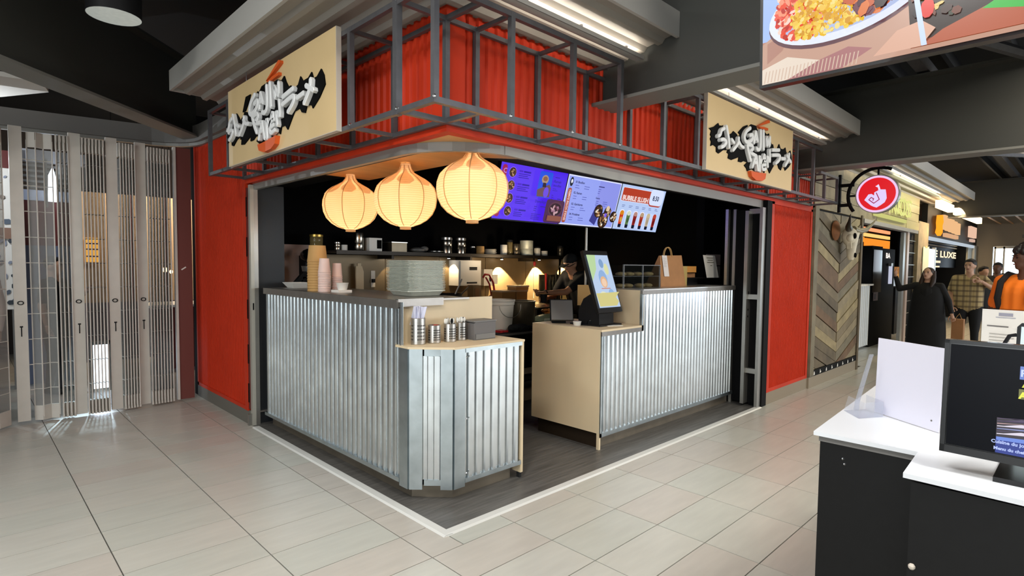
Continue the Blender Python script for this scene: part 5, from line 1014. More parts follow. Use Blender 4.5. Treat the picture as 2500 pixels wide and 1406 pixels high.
t = sgroup('trim_19', 'rough timber post between the two shops', 'post'); part('post', MB().box(11.05, 11.95, -.03, .1, 0, 2.35), WOODS[1], t); part('knot', MB().ball((11.4, -.03, 1.5), .06, .008, .08), WOODS[4], t)
t = thing('paper_menu', 'pale green-white paper menu stuck on the timber post', 'menu', (11.7, -.04, 1.36)); part('sheet', MB().box(11.42, 11.96, -.05, -.04, 1.34, 1.88), mat('pale_green_paper', '#c3c6ac', .7), t); part('tape', MB().box(11.6, 11.75, -.054, -.05, 1.86, 1.9), 'kraft2', t)
t = thing('white_light_panel', 'bright white lit menu panel next to the paper menu', 'screen', (12.4, -.02, 1.38)); part('lit_panel', MB().box(12.08, 12.72, -.02, .02, 1.38, 1.86), emat('white_panel_light', '#eef4ff', 1.5), t); part('frame', MB().box(12.02, 12.08, -.03, .03, 1.34, 1.9).box(12.72, 12.8, -.03, .03, 1.34, 1.9), 'alu', t); part('post', MB().box(12.35, 12.45, .0, .03, 0, 1.38), 'black', t)
# third shop
h3 = sgroup('wall_header_far', 'dark header of the third shop with glowing decorations', 'wall'); part('fascia', MB().box(11.95, 19, .0, .1, 2.08, 2.85), 'cap', h3); part('lower_edge', MB().box(11.95, 19, -.04, .0, 2.03, 2.10), emat('cool_edge_light', '#cfdbe6', .8), h3)
t = thing('glowing_sign', 'orange and white glowing shop sign on the dark header', 'sign', (14, -.05, 2.2))
part('orange_letter', MB().prism([(12.5, 2.2), (12.75, 2.14), (12.95, 2.22), (12.9, 2.36), (13.0, 2.44), (12.9, 2.58), (12.6, 2.56), (12.55, 2.4), (12.6, 2.3)], lambda u, v, w: (u, w, v), -.1, -.04), emat('orange_glow', '#ff9424', 1.5), t)
for k in range(5): part('letter_block', MB().box(13.1+k*.42, 13.44+k*.42, -.1, -.04, 2.30-.01*k, 2.6-.02*k), emat('cream_glow', '#f2bd88', 1.0), t)
part('strap_line', MB().box(13.35, 14.9, -.1, -.04, 2.15, 2.23), emat('cream_glow2', '#e8b489', .9), t); part('white_tile', MB().box(16.7, 17.7, -.1, -.04, 2.28, 2.56), emat('pink_glow', '#f0c4a8', .95), t); part('white_tile', MB().box(16.95, 17.5, -.1, -.04, 2.17, 2.24), emat('pink_glow2', '#e6c0ac', .8), t)
for a, b in ((11.3, 12.6), (13.2, 16.6)):
    t = thing('warm_light_bar', 'dazzling warm light bar %s the far header' % ('at the left end of' if a < 12 else 'along the top of'), 'light', (a, -.3, 2.72)); part('bar', MB().box(a, b, -.32, -.22, 2.60, 2.74), emat('warm_bar', '#ffd9a0', 5), t); part('arm', MB().box((a+b)/2, (a+b)/2+.04, -.26, .0, 2.7, 2.73), 'alu', t)
    d = bpy.data.lights.new('warm_bar_light', 'AREA'); d.shape = 'RECTANGLE'; d.size = b-a; d.size_y = .1; d.energy = 130; d.color = (1, .75, .45); o = bpy.data.objects.new('warm_bar_light', d); o.location = ((a+b)/2, -.36, 2.68); o.rotation_euler = (math.radians(60), 0, 0); COL.objects.link(o)
tr20 = sgroup('trim_20', 'warm lit rails hanging in front of the far header', 'rail')
for k in range(3): part('header_rail', MB().tube([(14+k*.6, -.5-.25*k, 2.74), (19-k*.3, -.5-.25*k, 2.70)], .02, 5), mat('rail_warm%d' % k, '#d8a878', .5), tr20)
t = thing('deluxe_sign', 'white words DE LUXE on the dark menu board of the far shop', 'sign', (17, .6, 1.75)); vs, fs = text_polys('DE LUXE', .24, bold=.008); wid = max(v[0] for v in vs); fr = FX(.6, 15.6, 1.78); m_ = emat('cream_words', '#ffe9c4', 1.3)
for w_ in ('DE', 'LUXE'):
    v2, f2 = text_polys(w_, .24, bold=.008); ox = 0 if w_ == 'DE' else wid-max(v[0] for v in v2)+min(v[0] for v in v2); part('word', MB().add([fr((x+ox)*4.1/wid, y) for x, y in v2], f2), m_, t, fix=False)
part('board', MB().box(12.8, 20, .62, .66, 1.5, 2.3), 'black', t); part('small_line', MB().box(15.6, 17.3, .59, .6, 1.62, 1.68).box(15.6, 17.2, .59, .6, 1.50, 1.54), emat('cream_words2', '#ffe9c4', 1.1), t)
for k in range(4): part('ceiling_slat', MB().box(13, 19.5, .55, .6, 2.05+.07*k, 2.075+.07*k), 'wood', t)
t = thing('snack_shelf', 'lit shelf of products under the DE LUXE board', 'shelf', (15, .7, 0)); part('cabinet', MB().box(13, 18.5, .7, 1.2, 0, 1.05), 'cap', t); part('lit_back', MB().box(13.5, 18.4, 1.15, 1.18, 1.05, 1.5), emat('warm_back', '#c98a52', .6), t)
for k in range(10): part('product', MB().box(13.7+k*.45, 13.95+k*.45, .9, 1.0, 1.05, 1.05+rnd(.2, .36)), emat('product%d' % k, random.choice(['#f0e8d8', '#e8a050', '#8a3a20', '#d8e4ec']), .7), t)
# end wall with window
ew = sgroup('wall_end', 'pale end wall far at the right', 'wall'); part('plaster', MB().box(18.6, 18.75, -6, .1, 2.08, 3.75).box(18.6, 18.75, -.36, .1, 0, 2.08).box(18.6, 18.75, -6, -.4, 0, 1.33), 'wallfar', ew)
w3 = sgroup('window_3', 'bright window with greenery outside in the end wall', 'window'); part('frame', MB().box(18.57, 18.62, -.43, -.39, 1.33, 2.08).box(18.57, 18.62, -6, -.39, 2.03, 2.1).box(18.57, 18.62, -6, -.39, 1.3, 1.36).box(18.57, 18.62, -.62, -.58, 1.33, 2.08), 'alu', w3); part('pane', MB().box(18.7, 18.72, -6, -.4, 1.33, 2.08), 'clear', w3)
hg = MB()
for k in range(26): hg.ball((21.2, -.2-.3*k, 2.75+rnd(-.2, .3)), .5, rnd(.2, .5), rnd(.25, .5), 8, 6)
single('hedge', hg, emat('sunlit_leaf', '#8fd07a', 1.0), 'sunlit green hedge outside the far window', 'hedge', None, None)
single('daylight_backdrop', MB().box(22, 30, -9, 3, -.02, 2.2), 'day', 'blazing white daylight outside the far window', 'daylight', None)  # glowing block added as the bright outdoors beyond the end wall
t = thing('exit_notice', 'dark lettering strip on the end wall above the window', 'sign', (18.6, -1.2, 2.2)); part('strip', MB().box(18.59, 18.6, -1.6, -.95, 2.32, 2.40), 'grey', t); part('edge', MB().box(18.585, 18.59, -1.6, -.95, 2.315, 2.32), 'cap', t)
t = sgroup('door_1', 'pale door frame beside the end wall', 'door'); part('frame', MB().box(17.9, 18.6, -.05, .0, 0, 2.1), 'alu', t); part('leaf', MB().box(17.2, 17.9, .0, .04, 0, 2.05), mat('pale_door', '#8f8d80', .5), t)

# ================================================================ LARGE SCREEN TOP RIGHT
bt = thing('large_screen', 'large hanging screen at top right showing a plate of food', 'screen', (.62, -2.2, 2.2))
sU = Vector((0.0, -1, 0)); sV = Vector((-.05, 0, 1)).normalized(); sN = Vector((-1, 0, -.05)).normalized(); sf_ = frame((.6, -1.372, 2.212), sU, sV, sN)
SW, SH = 1.6, .9
part('casing', MB().prism([(-.012, -.012), (SW+.012, -.012), (SW+.012, SH+.012), (-.012, SH+.012)], sf_, -.05, 0), 'bluescr', bt)
part('ceiling_pole', MB().box(.64, .68, -2.2, -2.16, 2.9, 3.75), 'cap', bt)
f = Flat(sf_, .0003); f.rect(0, SW, 0, SH, '#c08a78').rect(0, .9, .17, SH, '#a8c4f8')
f.poly([(0, .16), (.10, .22), (.35, .24), (.6, .2), (.9, .25), (.9, 0), (0, 0)], '#caa08c').poly([(0, 0), (0, .06), (.1, .09), (.22, .05), (.14, .01), (.09, 0)], '#ecdccb').poly([(.1, 0), (.22, .05), (.32, .075), (.40, .05), (.3, 0)], '#b07878').poly([(.02, .16), (.02, .08), (.08, .12), (.12, .2)], '#b88878')
for k in range(26): f.poly([(.008+k*.0135, .004), (.012+k*.0135, .004), (.020+k*.0135, .05), (.016+k*.0135, .05)], '#d8bca8', k == 0)
f.ell(.30, .235, .275, .135, '#6a4850', 40, True, .12).ell(.30, .25, .275, .135, '#eaf0ff', 40, True, .12).ell(.305, .262, .255, .118, '#b8c8ee', 40, True, .12)
def scatter(n, gu, gv, su, sv, cols, r0, r1, clip=None):
    for i in range(n):
        for _ in range(20):
            u, v = rnd(-1, 1), rnd(-1, 1)
            if u*u+v*v < 1: break
        uu, vv = gu+u*su, gv+v*sv
        if vv < .25-.128*math.sqrt(max(0, 1-((uu-.30)/.262)**2))+(uu-.3)*.12+.018: continue
        f.ell(uu, vv, rnd(r0, r1), rnd(r0, r1)*.7, random.choice(cols), 6, i % 6 == 0, rnd(0, 3))
f.poly([(.09, .28), (.16, .24), (.27, .33), (.22, .42), (.13, .38)], '#8a9a50')
scatter(300, .15, .25, .095, .11, ['#e84830', '#f05a40', '#d83828', '#f89878', '#c02818', '#f8d8c8', '#f06050'], .008, .018)
scatter(560, .26, .22, .14, .12, ['#f0c038', '#e8b028', '#f8d860', '#d89a20', '#f6e08a', '#e0a030', '#f4c850'], .007, .015)
scatter(340, .42, .29, .10, .13, ['#4a2030', '#6a3040', '#c85a28', '#3a1828', '#8a4030', '#e07838', '#2a1018', '#703848'], .012, .03)
f.poly([(.53, 0), (.9, 0), (SW, 0), (SW, SH), (.48, SH)], '#8a4428').poly([(.53, .02), (.7, .03), (.86, .14), (1.0, .35), (.7, .5), (.5, .4)], '#2a160e')
for i in range(150): 
    u, v = rnd(.53, .9), rnd(.09, .5)
    if v > .03+(u-.53)*.35: f.ell(u, v, rnd(.008, .025), rnd(.005, .015), random.choice(['#3a1a10', '#6a3018', '#d8a848', '#c84828', '#2a3018', '#a86838', '#e8c878', '#1a0c08']), 6, i % 6 == 0, rnd(0, 3))
f.ell(.575, .12, .02, .032, '#e02818', 10).ell(.565, .17, .03, .02, '#e8c840', 8)
f.poly([(.42, .0), (.49, .07), (.56, .085), (.6, .05), (.56, .0)], '#e0b098').poly([(.56, 0), (.62, .04), (.78, .1), (.9, .13), (.9, 0)], '#b85a38').poly([(.72, .075), (.80, .12), (.88, .20), (1.0, .30), (1.0, .06), (.82, .05)], '#38b840').poly([(.80, .16), (.86, .24), (1.0, .33), (1.0, .2)], '#58d058')
f.poly([(.505, .36), (.52, .36), (.578, .0), (.562, .0)], '#cfe0ff')
f.build('picture', 'scr', bt, off_of(bt))

# ================================================================ DESK WITH MONITOR
dk = thing('service_desk', 'black desk with a white top stepping forward, in the right foreground', 'desk', (.4, -2.4, 0))
ZD = .95
part('top', MB().prism([(.03, -1.80), (.03, -2.065), (-.19, -2.075), (-.21, -2.9), (1.75, -2.9), (1.75, -1.70)], lambda u, v, w: (u, v, w), ZD-.012, ZD), 'desk_white', dk)
part('body', MB().prism([(.045, -1.815), (.045, -2.085), (1.73, -2.085), (1.73, -1.72)], lambda u, v, w: (u, v, w), 0, ZD-.03), 'desk_black', dk); part('body_forward', MB().box(-.18, .045, -2.88, -2.09, 0, ZD-.02), 'desk_black', dk); part('top_support', MB().prism([(.042, -1.812), (.042, -2.085), (1.73, -2.085), (1.73, -1.718)], lambda u, v, w: (u, v, w), ZD-.03, ZD-.012), 'grey', dk)
for y, z in ((-1.88, .88), (-1.885, .865), (-2.07, .83)): part('screw', MB().ball((.044, y, z), .004, n=6, m=4), 'screw', dk)
part('cable_gland', MB().ball((-.182, -2.1, .72), .008, n=8, m=5), 'board_edge', dk)
mo = thing('monitor', 'black monitor on the service desk, seen at the right edge', 'monitor', (-.05, -2.45, ZD))
mU = Vector((-.035, -1, 0)).normalized(); mV = Vector((.03, 0, 1)).normalized(); mN = mU.cross(mV).normalized()
if mN.x > 0: mN = -mN
mf = frame((-.10, -2.131, 1.000), mU, mV, mN)
part('bezel', MB().prism([(0, 0), (.52, 0), (.52, .278), (0, .278)], mf, -.03, 0), 'blackgloss', mo)
part('screen_glass', MB().prism([(.012, .02), (.508, .02), (.508, .267), (.012, .267)], mf, 0, .0006), mat('screen_glass', '#03040a', .3, spec=.12), mo)
part('bezel_edge', MB().prism([(.0, .0), (.52, .0), (.52, .018), (.0, .018)], mf, 0, .003).prism([(0, 0), (.01, 0), (.01, .278), (0, .278)], mf, 0, .003).prism([(0, .269), (.52, .269), (.52, .278), (0, .278)], mf, 0, .003), 'bluescr', mo)
f = Flat(mf, .0005); f.n = 3; f.rect(.106, .4, .022, .075, '#16308e').rect(.106, .4, .06, .105, '#2a1e2a')
for k in range(7): f.poly([(.107, .066+k*.006), (.15, .072+k*.006+rnd(-.004, .006)), (.2, .075+k*.006), (.2, .078+k*.006), (.107, .068+k*.006)], random.choice(['#8088b8', '#c8a0a0', '#4a3a5a', '#e0d8e8']), k == 0)
f.poly([(.107, .06), (.2, .066), (.2, .056), (.107, .052)], '#6a8ae0').text('Cuisine du jour', .098, .045, .011, '#b8c8ff', .0004).text('Menu du chef', .103, .03, .010, '#b8c8ff', .0004)
f.rect(.142, .4, .20, .23, '#5a78c8').text('PLATS', .143, .207, .022, '#c8d8ff', .0006).text('A+', .148, .183, .02, '#d8dc30', .001).rect(.142, .3, .155, .178, '#6a6c18').text('ALLER', .143, .157, .02, '#eef040', .001)
f.build('picture', 'scr', mo, off_of(mo))
part('neck', MB().box(-.06, -.02, -2.42, -2.32, ZD+.01, ZD+.12), 'cap', mo); part('foot', MB().prism([(-.10, -2.235), (.12, -2.235), (.12, -2.6), (-.10, -2.6)], lambda u, v, w: (u, v, w), ZD, ZD+.012), 'blackgloss', mo)
wb = thing('sign_holder', 'white board in a clear acrylic stand, seen from behind on the desk', 'sign', (.36, -2.0, ZD))
wf = frame((.435, -1.866, ZD+.002), Vector((-.58, -.815, 0)).normalized(), Vector((.05, 0, 1)).normalized(), Vector((-.815, .58, 0)).normalized())
part('board', MB().prism([(0, 0), (.250, 0), (.257, .258), (0, .258)], wf, -.004, .0), mat('lilac_white', '#d5d4e2', .45), wb); part('dot', MB().prism([(.224+.003*math.cos(a), .03+.003*math.sin(a)) for a in [PI*k/4 for k in range(8)]], wf, 0, .001), 'grey', wb)
part('acrylic_leg', MB().prism([(-.035, .0), (-.031, .03), (.022, .205), (.028, .205), (-.022, .03), (-.024, .0)], wf, .04, .052), 'acrylic', wb)
part('acrylic_foot', MB().add([wf(-.035, -.001, .09), wf(.07, -.001, .12), wf(.06, -.001, .02), wf(-.04, -.001, .0), wf(-.035, .05, .075), wf(.07, .05, .1), wf(.06, .05, .02), wf(-.04, .05, .0)], [(0, 1, 2, 3), (0, 1, 5, 4), (2, 3, 7, 6), (1, 2, 6, 5)]), 'acrylic', wb)
ps = thing('menu_stand', 'cream printed sheet in a stand behind the monitor', 'sign', (1.4, -2.15, ZD)); pf = frame((1.45, -2.035, ZD), Vector((-.25, -.97, 0)).normalized(), Vector((0, 0, 1)), Vector((-.97, .25, 0)).normalized())
part('sheet', MB().prism([(0, 0), (.165, 0), (.165, .325), (0, .325)], pf, -.003, 0), 'paperw', ps); part('holder', MB().prism([(-.004, 0), (.17, 0), (.17, .33), (-.004, .33)], pf, -.009, -.005), 'clear', ps); part('foot', MB().prism([(-.004, 0), (.179, 0), (.179, .006), (-.004, .006)], pf, -.04, .04), 'acrylic', ps)
f = Flat(pf, .0006); f.rect(.06, .11, .298, .312, '#9a9aa8').rect(.05, .12, .29, .294, '#b0b0b8').lines(.02, .255, .08, 1, .01, '#6a6664', .005)
f.lines(.03, .22, .12, 7, .014, '#a8a49c', .003).build('print', 'flat', ps, off_of(ps))
tb = thing('small_tablet', 'white-screened tablet with a black frame at the right edge behind the monitor', 'tablet', (1.0, -2.24, ZD)); tf = frame((.95, -2.188, ZD), Vector((-.1, -1, 0)).normalized(), Vector((.08, 0, 1)).normalized(), Vector((-1, .1, 0)).normalized())
part('frame', MB().prism([(0, 0), (.25, 0), (.25, .305), (.012, .305), (0, .29)], tf, -.012, 0), 'bluescr', tb); part('display', MB().prism([(.01, .01), (.24, .01), (.24, .292), (.012, .292)], tf, 0, .001), mat('pale_glass', '#c8d8dc', .2), tb); part('handle', MB().tube([tf(.0, .16, 0), tf(-.03, .17, 0), tf(-.035, .22, 0), tf(-.02, .255, 0), tf(.0, .26, 0)], .007, 6), 'cap', tb, smooth=True)
# can light top left
cl_ = thing('can_downlight', 'hanging cylindrical downlight with a silver reflector at top left', 'light', (-1.08, 2.05, 3.0))
part('can', MB().lathe([(.15, 0), (.152, .36)], (-1.08, 2.05, 3.0), 28, False), 'cap', cl_, smooth=True, fix=False); part('reflector', MB().lathe([(.148, .002), (.13, .05), (.09, .11), (.05, .13)], (-1.08, 2.05, 3.0), 28, True), mat('reflector', '#d8ddd8', .25, .9, .2, 30, emit='#dfe8e0', es=.35), cl_, smooth=True); part('stem', MB().tube([(-1.08, 2.05, 3.36), (-1.08, 2.05, 3.75)], .03, 8), 'cap', cl_)

# ================================================================ PEOPLE
def cone(mb, a, ra, b, rb, n=14):
    a = Vector(a); b = Vector(b); m = (a+b)/2
    pts = [a, a.lerp(b, .33), a.lerp(b, .66), b]; mb.tube(pts, [ra, ra+(rb-ra)*.33, ra+(rb-ra)*.66, rb], n)
    mb.ball(a, ra, n=12, m=8); mb.ball(b, rb, n=12, m=8)
def person(label, loc, rz, H, J, mats, hair, vox=.012, face=True, group=None, extra=None):
    """J: joints in local units of a 1.75 m figure facing -Y; mats: skin, top, bottom, shoe"""
    k = H/1.75; t = thing('person', label, 'person', loc); t.rotation_euler = (0, 0, rz)
    D = dict(hip=(0, 0, .95), chest=(0, .0, 1.30), neck=(0, .0, 1.47), head=(0, -.01, 1.62), shL=(.185, 0, 1.40), shR=(-.185, 0, 1.40), elL=(.24, .02, 1.12), elR=(-.24, .02, 1.12), wrL=(.25, -.04, .88), wrR=(-.25, -.04, .88),
             knL=(.10, -.02, .50), knR=(-.10, -.02, .50), anL=(.11, .03, .09), anR=(-.11, .03, .09), hL=(0, 0, -1), hR=(0, 0, -1), sleeve=1.0, belly=.0, w=1.0); D.update(J)
    V = lambda q: Vector(D[q]) if isinstance(q, str) else Vector(q)
    S = []   # (a, ra, b, rb, region)
    hp, ch, nk = V('hip'), V('chest'), V('neck'); w = D['w']
    for sx in (-1, 1):
        o = Vector((sx*.075*w, 0, 0)); S.append((hp+o*.9, .115*w, ch+o, .115*w, 1)); S.append((ch+o, .115*w, nk+Vector((sx*.07*w, .01, -.07)), .075, 1))
    S.append((hp, .12*w, ch, .12*w+D['belly'], 1)); S.append((nk+Vector((0, 0, -.05)), .06, V('head')+Vector((0, .015, -.06)), .052, 0))
    for s in 'LR':
        sh, el, wr = V('sh'+s), V('el'+s), V('wr'+s); sl = D['sleeve']
        S.append((nk+(sh-nk)*.35+Vector((0, 0, -.045)), .07, sh, .066, 1))
        if sl >= 1: S.append((sh, .062, el, .05, 1)); S.append((el, .05, wr.lerp(el, .08), .036, 1))
        else: m = sh.lerp(el, .72); S.append((sh, .064, m, .058, 1)); S.append((m, .043, el, .040, 0)); S.append((el, .040, wr, .026, 0))
        sx = 1 if s == 'L' else -1; kn, an = V('kn'+s), V('an'+s)
        S.append((hp+Vector((sx*.085*w, 0, -.02)), .10*w, kn, .062, 2)); S.append((kn, .062, an, .042, 2)); S.append((an+Vector((0, .02, -.04)), .042, an+Vector((sx*.01, -.15, -.055)), .035, 3))
    mb = MB()
    for a, ra, b, rb, r in S: cone(mb, a*k, ra*k, b*k, rb*k)
    hc = V('head')*k; yaw = D.get('turn', 0); Rm = Matrix.Rotation(yaw, 3, 'Z') @ Matrix.Rotation(D.get('nod', 0), 3, 'X')
    hb = MB().ball((0, 0, .012*k), .074*k, .092*k, .098*k, 18, 14).ball((0, -.022*k, -.055*k), .052*k, .062*k, .058*k, 14, 10).ball((0, -.060*k, -.085*k), .026*k, .022*k, .024*k, 10, 8)
    hb.ball((0, -.094*k, -.018*k), .013*k, .018*k, .026*k, 8, 6).ball((0, -.103*k, -.03*k), .014*k, .012*k, .011*k, 8, 6)
    for sx in (-1, 1): hb.ball((sx*.076*k, .008*k, -.01*k), .010*k, .022*k, .032*k, 8, 6).ball((sx*.03*k, -.080*k, .018*k), .022*k, .012*k, .008*k, 8, 5)
    mb.add([tuple(hc+Rm @ Vector(v)) for v in hb.v], hb.f)
    me = mb.mesh('body_src', 'skin'); tmp = bpy.data.objects.new('tmp', me); COL.objects.link(tmp)
    rm = tmp.modifiers.new('r', 'REMESH'); rm.mode = 'VOXEL'; rm.voxel_size = vox*k; sm = tmp.modifiers.new('s', 'SMOOTH'); sm.iterations = 3; sm.factor = .5
    dg = bpy.context.evaluated_depsgraph_get(); dg.update(); body = bpy.data.meshes.new_from_object(tmp.evaluated_get(dg)); bpy.data.objects.remove(tmp)
    # hands: palm, four fingers, thumb
    bm = bmesh.new(); bm.from_mesh(body)
    for s in 'LR':
        sx = 1 if s == 'L' else -1; wr, el = V('wr'+s)*k, V('el'+s)*k; d = (wr-el).normalized(); hd_ = D.get('hand'+s); d2 = Vector(hd_).normalized() if hd_ else d
        side = d2.cross(Vector(D.get('palm'+s, (0, 1, 0)))).normalized(); up_ = side.cross(d2).normalized(); hm = MB()
        pc = wr+d2*.045*k; hm.tube([wr-d*.01*k, wr+d2*.02*k, pc+d2*.01*k, wr+d2*.085*k], [.024*k, .026*k, .030*k, .026*k], 10)
        cu = D.get('curl'+s, .5)
        for i, (off, L) in enumerate(((-.027, .070), (-.009, .078), (.009, .074), (.027, .058))):
            b0 = wr+d2*.078*k+side*off*k; b1 = b0+(d2*math.cos(cu*.6)-up_*math.sin(cu*.6))*L*.45*k; b2 = b1+(d2*math.cos(cu*1.5)-up_*math.sin(cu*1.5))*L*.32*k; b3 = b2+(d2*math.cos(cu*2.2)-up_*math.sin(cu*2.2))*L*.25*k
            hm.tube([b0, b1, b2, b3], [.0095*k, .0088*k, .008*k, .006*k], 8)
        th0 = wr+d2*.03*k-side*sx*.026*k; hm.tube([th0, th0+(d2*.6-side*sx*.8)*.03*k, th0+(d2*.95-side*sx*.7)*.055*k, th0+(d2*1.0-side*sx*.45-up_*.2)*.072*k], [.012*k, .0105*k, .009*k, .007*k], 8)
        vv = [bm.verts.new(v) for v in hm.v]
        for f_ in hm.f:
            try: bm.faces.new([vv[i] for i in f_])
            except ValueError: pass
    bmesh.ops.recalc_face_normals(bm, faces=bm.faces); bm.to_mesh(body); bm.free()
    for q in mats: body.materials.append(M[q]) if len(body.materials) < 5 else None
    body.materials.clear()
    for q in mats: body.materials.append(M[q])
    SS = [((a*k), (b-a)*k, ra*k, rb*k, r) for a, ra, b, rb, r in S]; hz = V('head')*k; zw = (V('hip').z-.02)*k; wrs = [V('wrL')*k, V('wrR')*k]
    for p in body.polygons:
        c = p.center
        if (c-hz).length < .125*k or min((c-w_).length for w_ in wrs) < .03*k: p.material_index = 0; continue
        best = 9; br = 0
        for a, ab, ra, rb, r in SS:
            tt = max(0, min(1, (c-a).dot(ab)/ab.length_squared)); dd_ = (c-(a+ab*tt)).length-(ra+(rb-ra)*tt)
            if dd_ < best: best = dd_; br = r
        if best > .012*k: br = 0
        if br == 2 and c.z > zw: br = 1
        p.material_index = br
    body.polygons.foreach_set('use_smooth', [True]*len(body.polygons)); body.name = 'body'
    put('body', body, t)
    hp_ = lambda mb_: MB().add([tuple(hc+Rm @ Vector((v[0]*k, v[1]*k, v[2]*k))) for v in mb_.v], mb_.f)
    if face:
        for sx in (-1, 1): put('eye', hp_(MB().ball((sx*.031, -.084, .002), .011, .006, .006, 8, 6)).mesh('eye', 'cap'), t); put('eyebrow', hp_(MB().ball((sx*.031, -.089, .022), .019, .006, .004, 8, 5)).mesh('eyebrow', 'hair_dk'), t)
        put('mouth', hp_(MB().ball((0, -.088, -.058), .021, .008, .006, 10, 6)).mesh('mouth', mat('lips', '#8a4f45', .5)), t)
    h = MB()
    if hair[0] == 'short': h.ball((0, .018, .038), .083, .094, .088, 16, 10).ball((0, -.03, .085), .062, .055, .03, 12, 8)
    elif hair[0] == 'cap': h.ball((0, .012, .045), .082, .096, .075, 16, 10).add(*(lambda q: (q.v, q.f))(MB().prism([(-.06, -.07), (.06, -.07), (.045, -.16), (-.045, -.16)], lambda u, v, w: (u, v, w), .028, .036)))
    elif hair[0] == 'long':
        h.ball((0, .02, .03), .086, .096, .092, 16, 10)
        for sx in (-1, 1): h.tube([(sx*.06, .03, .05), (sx*.082, .02, -.06), (sx*.088, .0, -.15), (sx*.078, -.02, -.26)], [.04, .038, .042, .015], 10)
        h.tube([(0, .06, .03), (0, .085, -.1), (0, .075, -.24)], [.07, .07, .03], 12)
    elif hair[0] == 'curly':
        for i in range(60):
            a, b = rnd(0, 6.28), rnd(-.35, 1.4); r = .095
            if math.sin(a) < -.6 and b < .1: continue
            h.ball((r*math.cos(b)*math.cos(a)*.95, .02+r*math.cos(b)*math.sin(a), .03+r*math.sin(b)), .034, n=8, m=6)
    if h.v: put('hair' if hair[0] != 'cap' else 'cap', hp_(h).mesh('hair', hair[1], True), t)
    if extra: extra(t, k, hc, Rm)
    return t
def lp(nm, mb, m, t, k, smooth=True): return put(nm, MB().add([(v[0]*k, v[1]*k, v[2]*k) for v in mb.v], mb.f).mesh(nm, m, smooth), t)
def face_to(dx, dy): return math.atan2(dy, dx)+PI/2      # rotation that turns -Y to (dx,dy)
# cook, profile to the left, reaching over the pot
def cook_x(t, k, hc, Rm):
    lp('wrist_watch', MB().tube([(.068+.031*math.cos(a), -.575, 1.13+.031*math.sin(a)) for a in [PI*q/7 for q in range(15)]], .007, 6), 'cap', t, k)
    lp('watch_face', MB().ball((.068, -.575, 1.165), .016, .016, .006), 'stainless', t, k)
    lp('glasses', MB().tube([(-.085, 0, .008), (-.07, -.085, .008), (0, -.10, .006), (.07, -.085, .008), (.085, 0, .008)], .004, 5), 'cap', t, 1).matrix_local = Matrix.Translation(hc) @ Rm.to_4x4() @ Matrix.Scale(k, 4)
ck = person('cook in black shirt and cap leaning forward and reaching over the steel pot', (3.56, 2.02, 0), face_to(-.93, .1), 1.75,
  dict(hip=(0, .12, .92), chest=(0, .02, 1.22), neck=(0, -.06, 1.37), head=(0, -.12, 1.47), shL=(.18, -.02, 1.33), shR=(-.18, -.02, 1.33), elL=(.13, -.31, 1.14), wrL=(.06, -.61, 1.13), elR=(-.2, -.2, 1.08), wrR=(-.1, -.40, 1.06), sleeve=.5, nod=.45, curlL=1.1, w=1.12, handL=(-.1, -1, -.1)), ('skin', 'cloth_black', 'cloth_dk', 'rubber'), ('cap', 'cloth_black'), .011, extra=cook_x)
t = thing('drinking_cup', 'dark cup held in the cook\'s hand over the pot', 'cup', (2.86, 1.93, 1.03)); part('cup', MB().lathe([(.028, 0), (.040, .10), (.041, .10), (.034, .01)], (2.86, 1.93, 1.03), 16), 'cap', t, smooth=True); part('rim', MB().lathe([(.04, .098), (.043, .098), (.043, .104), (.04, .104)], (2.86, 1.93, 1.03), 16, False), 'kraft2', t)
# woman in black pointing
person('woman in a loose black top with long dark hair raising her right hand', (8.62, -.62, 0), face_to(-.95, .0), 1.49, dict(shR=(-.18, 0, 1.41), elR=(-.42, -.02, 1.34), wrR=(-.47, -.10, 1.58), handR=(0, -.3, 1), palmR=(-1, 0, 0), elL=(.30, .02, 1.15), wrL=(.36, -.03, .93), turn=-.25, nod=-.2, w=1.05, belly=.03, curlR=.4), ('skin2', 'cloth_black', 'cloth_black', 'rubber'), ('long', 'hair_br'), extra=lambda t, k, hc, Rm: lp('loose_top', MB().add([(v[0], v[1]*.62, v[2]) for v in MB().lathe([(.30, .30), (.29, .62), (.275, .85), (.255, 1.05), (.235, 1.25), (.20, 1.38), (.12, 1.455), (.06, 1.475)], (0, 0, 0), 24).v], MB().lathe([(.30, .30), (.29, .62), (.275, .85), (.255, 1.05), (.235, 1.25), (.20, 1.38), (.12, 1.455), (.06, 1.475)], (0, 0, 0), 24).f), 'cloth_black', t, k))
person('man in a brown plaid short-sleeved shirt and black cap holding his arm bent', (9.75, -.97, 0), face_to(-.97, -.1), 1.63, dict(elL=(.34, -.02, 1.22), wrL=(.16, -.20, 1.36), elR=(-.26, .02, 1.14), wrR=(-.22, -.10, .92), sleeve=.5, turn=-.35, w=1.12, handL=(-.9, -.3, .1)), ('skin2', 'plaid', 'cloth_black', 'rubber'), ('short', 'hair_dk'))
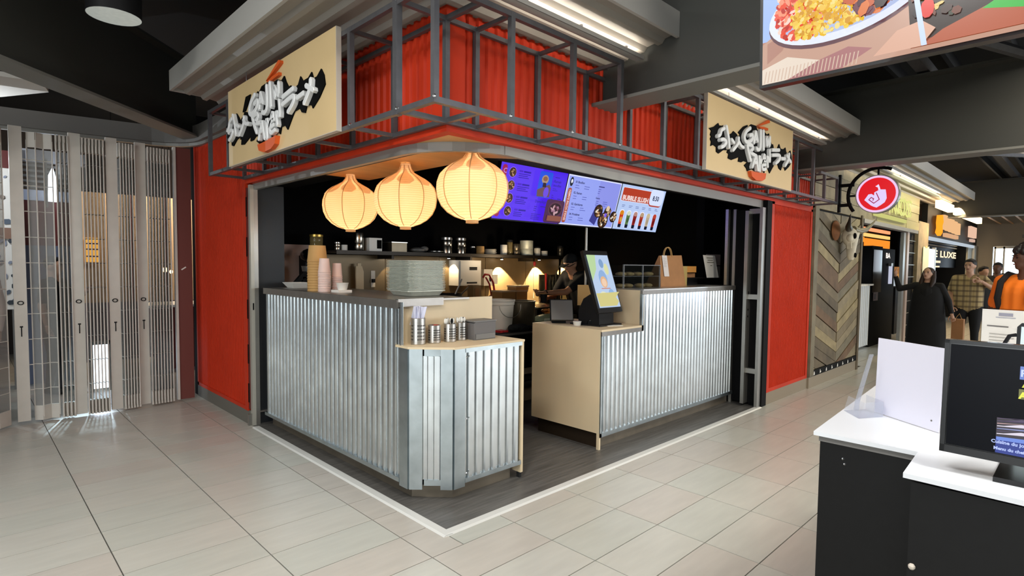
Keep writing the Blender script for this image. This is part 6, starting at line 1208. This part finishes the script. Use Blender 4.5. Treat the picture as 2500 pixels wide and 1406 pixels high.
def strap(t, k, hc, Rm):
    lp('backpack', MB().ball((0, .20, 1.22), .17, .10, .24, 14, 10), 'cloth_black', t, k)
    for sx in (-1, 1): lp('backpack_strap', MB().tube([(sx*.12, .10, 1.44), (sx*.12, -.04, 1.475), (sx*.125, -.12, 1.40), (sx*.13, -.145, 1.25), (sx*.15, -.05, 1.05)], .026, 8), 'cloth_black', t, k)
    for j in range(3): lp('shoulder_stripe', MB().tube([(.145+.02*j, -.055, 1.445), (.20+.02*j, -.055, 1.40), (.235+.015*j, -.05, 1.34)], .004, 5), 'hair_dk', t, k)
person('person in an orange jersey with black backpack and curly dark hair at right edge', (4.85, -1.955, 0), face_to(-.9, .55), 1.68, dict(sleeve=.5, w=1.12, turn=-.5, shR=(-.2, 0, 1.40), elR=(-.29, .02, 1.12), elL=(.29, .02, 1.12)), ('skin_dk', 'cloth_orange', 'cloth_dk', 'rubber'), ('curly', 'hair_dk'), extra=strap)
person('man in a dark shirt standing far back by the bright window', (12.2, -1.08, 0), face_to(-1, 0), 1.60, dict(sleeve=.5), ('skin_dk', 'cloth_dk', 'cloth_black', 'rubber'), ('short', 'hair_dk'), .018, False)
person('dark-haired person half hidden behind the man in plaid', (11.0, -1.0, 0), face_to(-.6, -.6), 1.52, dict(), ('skin', 'cloth_black', 'cloth_black', 'rubber'), ('short', 'hair_dk'), .018, False)
person('dark-clothed person standing behind the clear panels of the folding gate', (-1.10, 5.5, 0), face_to(.8, -.5), 1.50, dict(elL=(.2, -.15, 1.15), wrL=(.05, -.32, 1.28), sleeve=.4, w=1.1), ('skin2', 'cloth_black', 'cloth_dk', 'rubber'), ('short', 'hair_dk'), .016, False)
person('person in a pale pink top walking behind the far left end of the gate', (-1.74, 4.9, 0), face_to(-.6, -.8), 1.55, dict(), ('skin2', 'pinkcup', 'cloth_dk', 'rubber'), ('short', 'hair_br'), .016, False)
t = thing('shopping_bag', 'brown paper bag hanging from the hand of the woman in black', 'bag', (8.72, -1.0, .42)); part('bag', MB().box(8.66, 8.8, -1.06, -.92, .42, .72), 'kraft', t); part('handle', MB().tube([(8.73, -1.03, .72), (8.73, -1.0, .80), (8.73, -.95, .72)], .005, 5), 'kraft2', t)
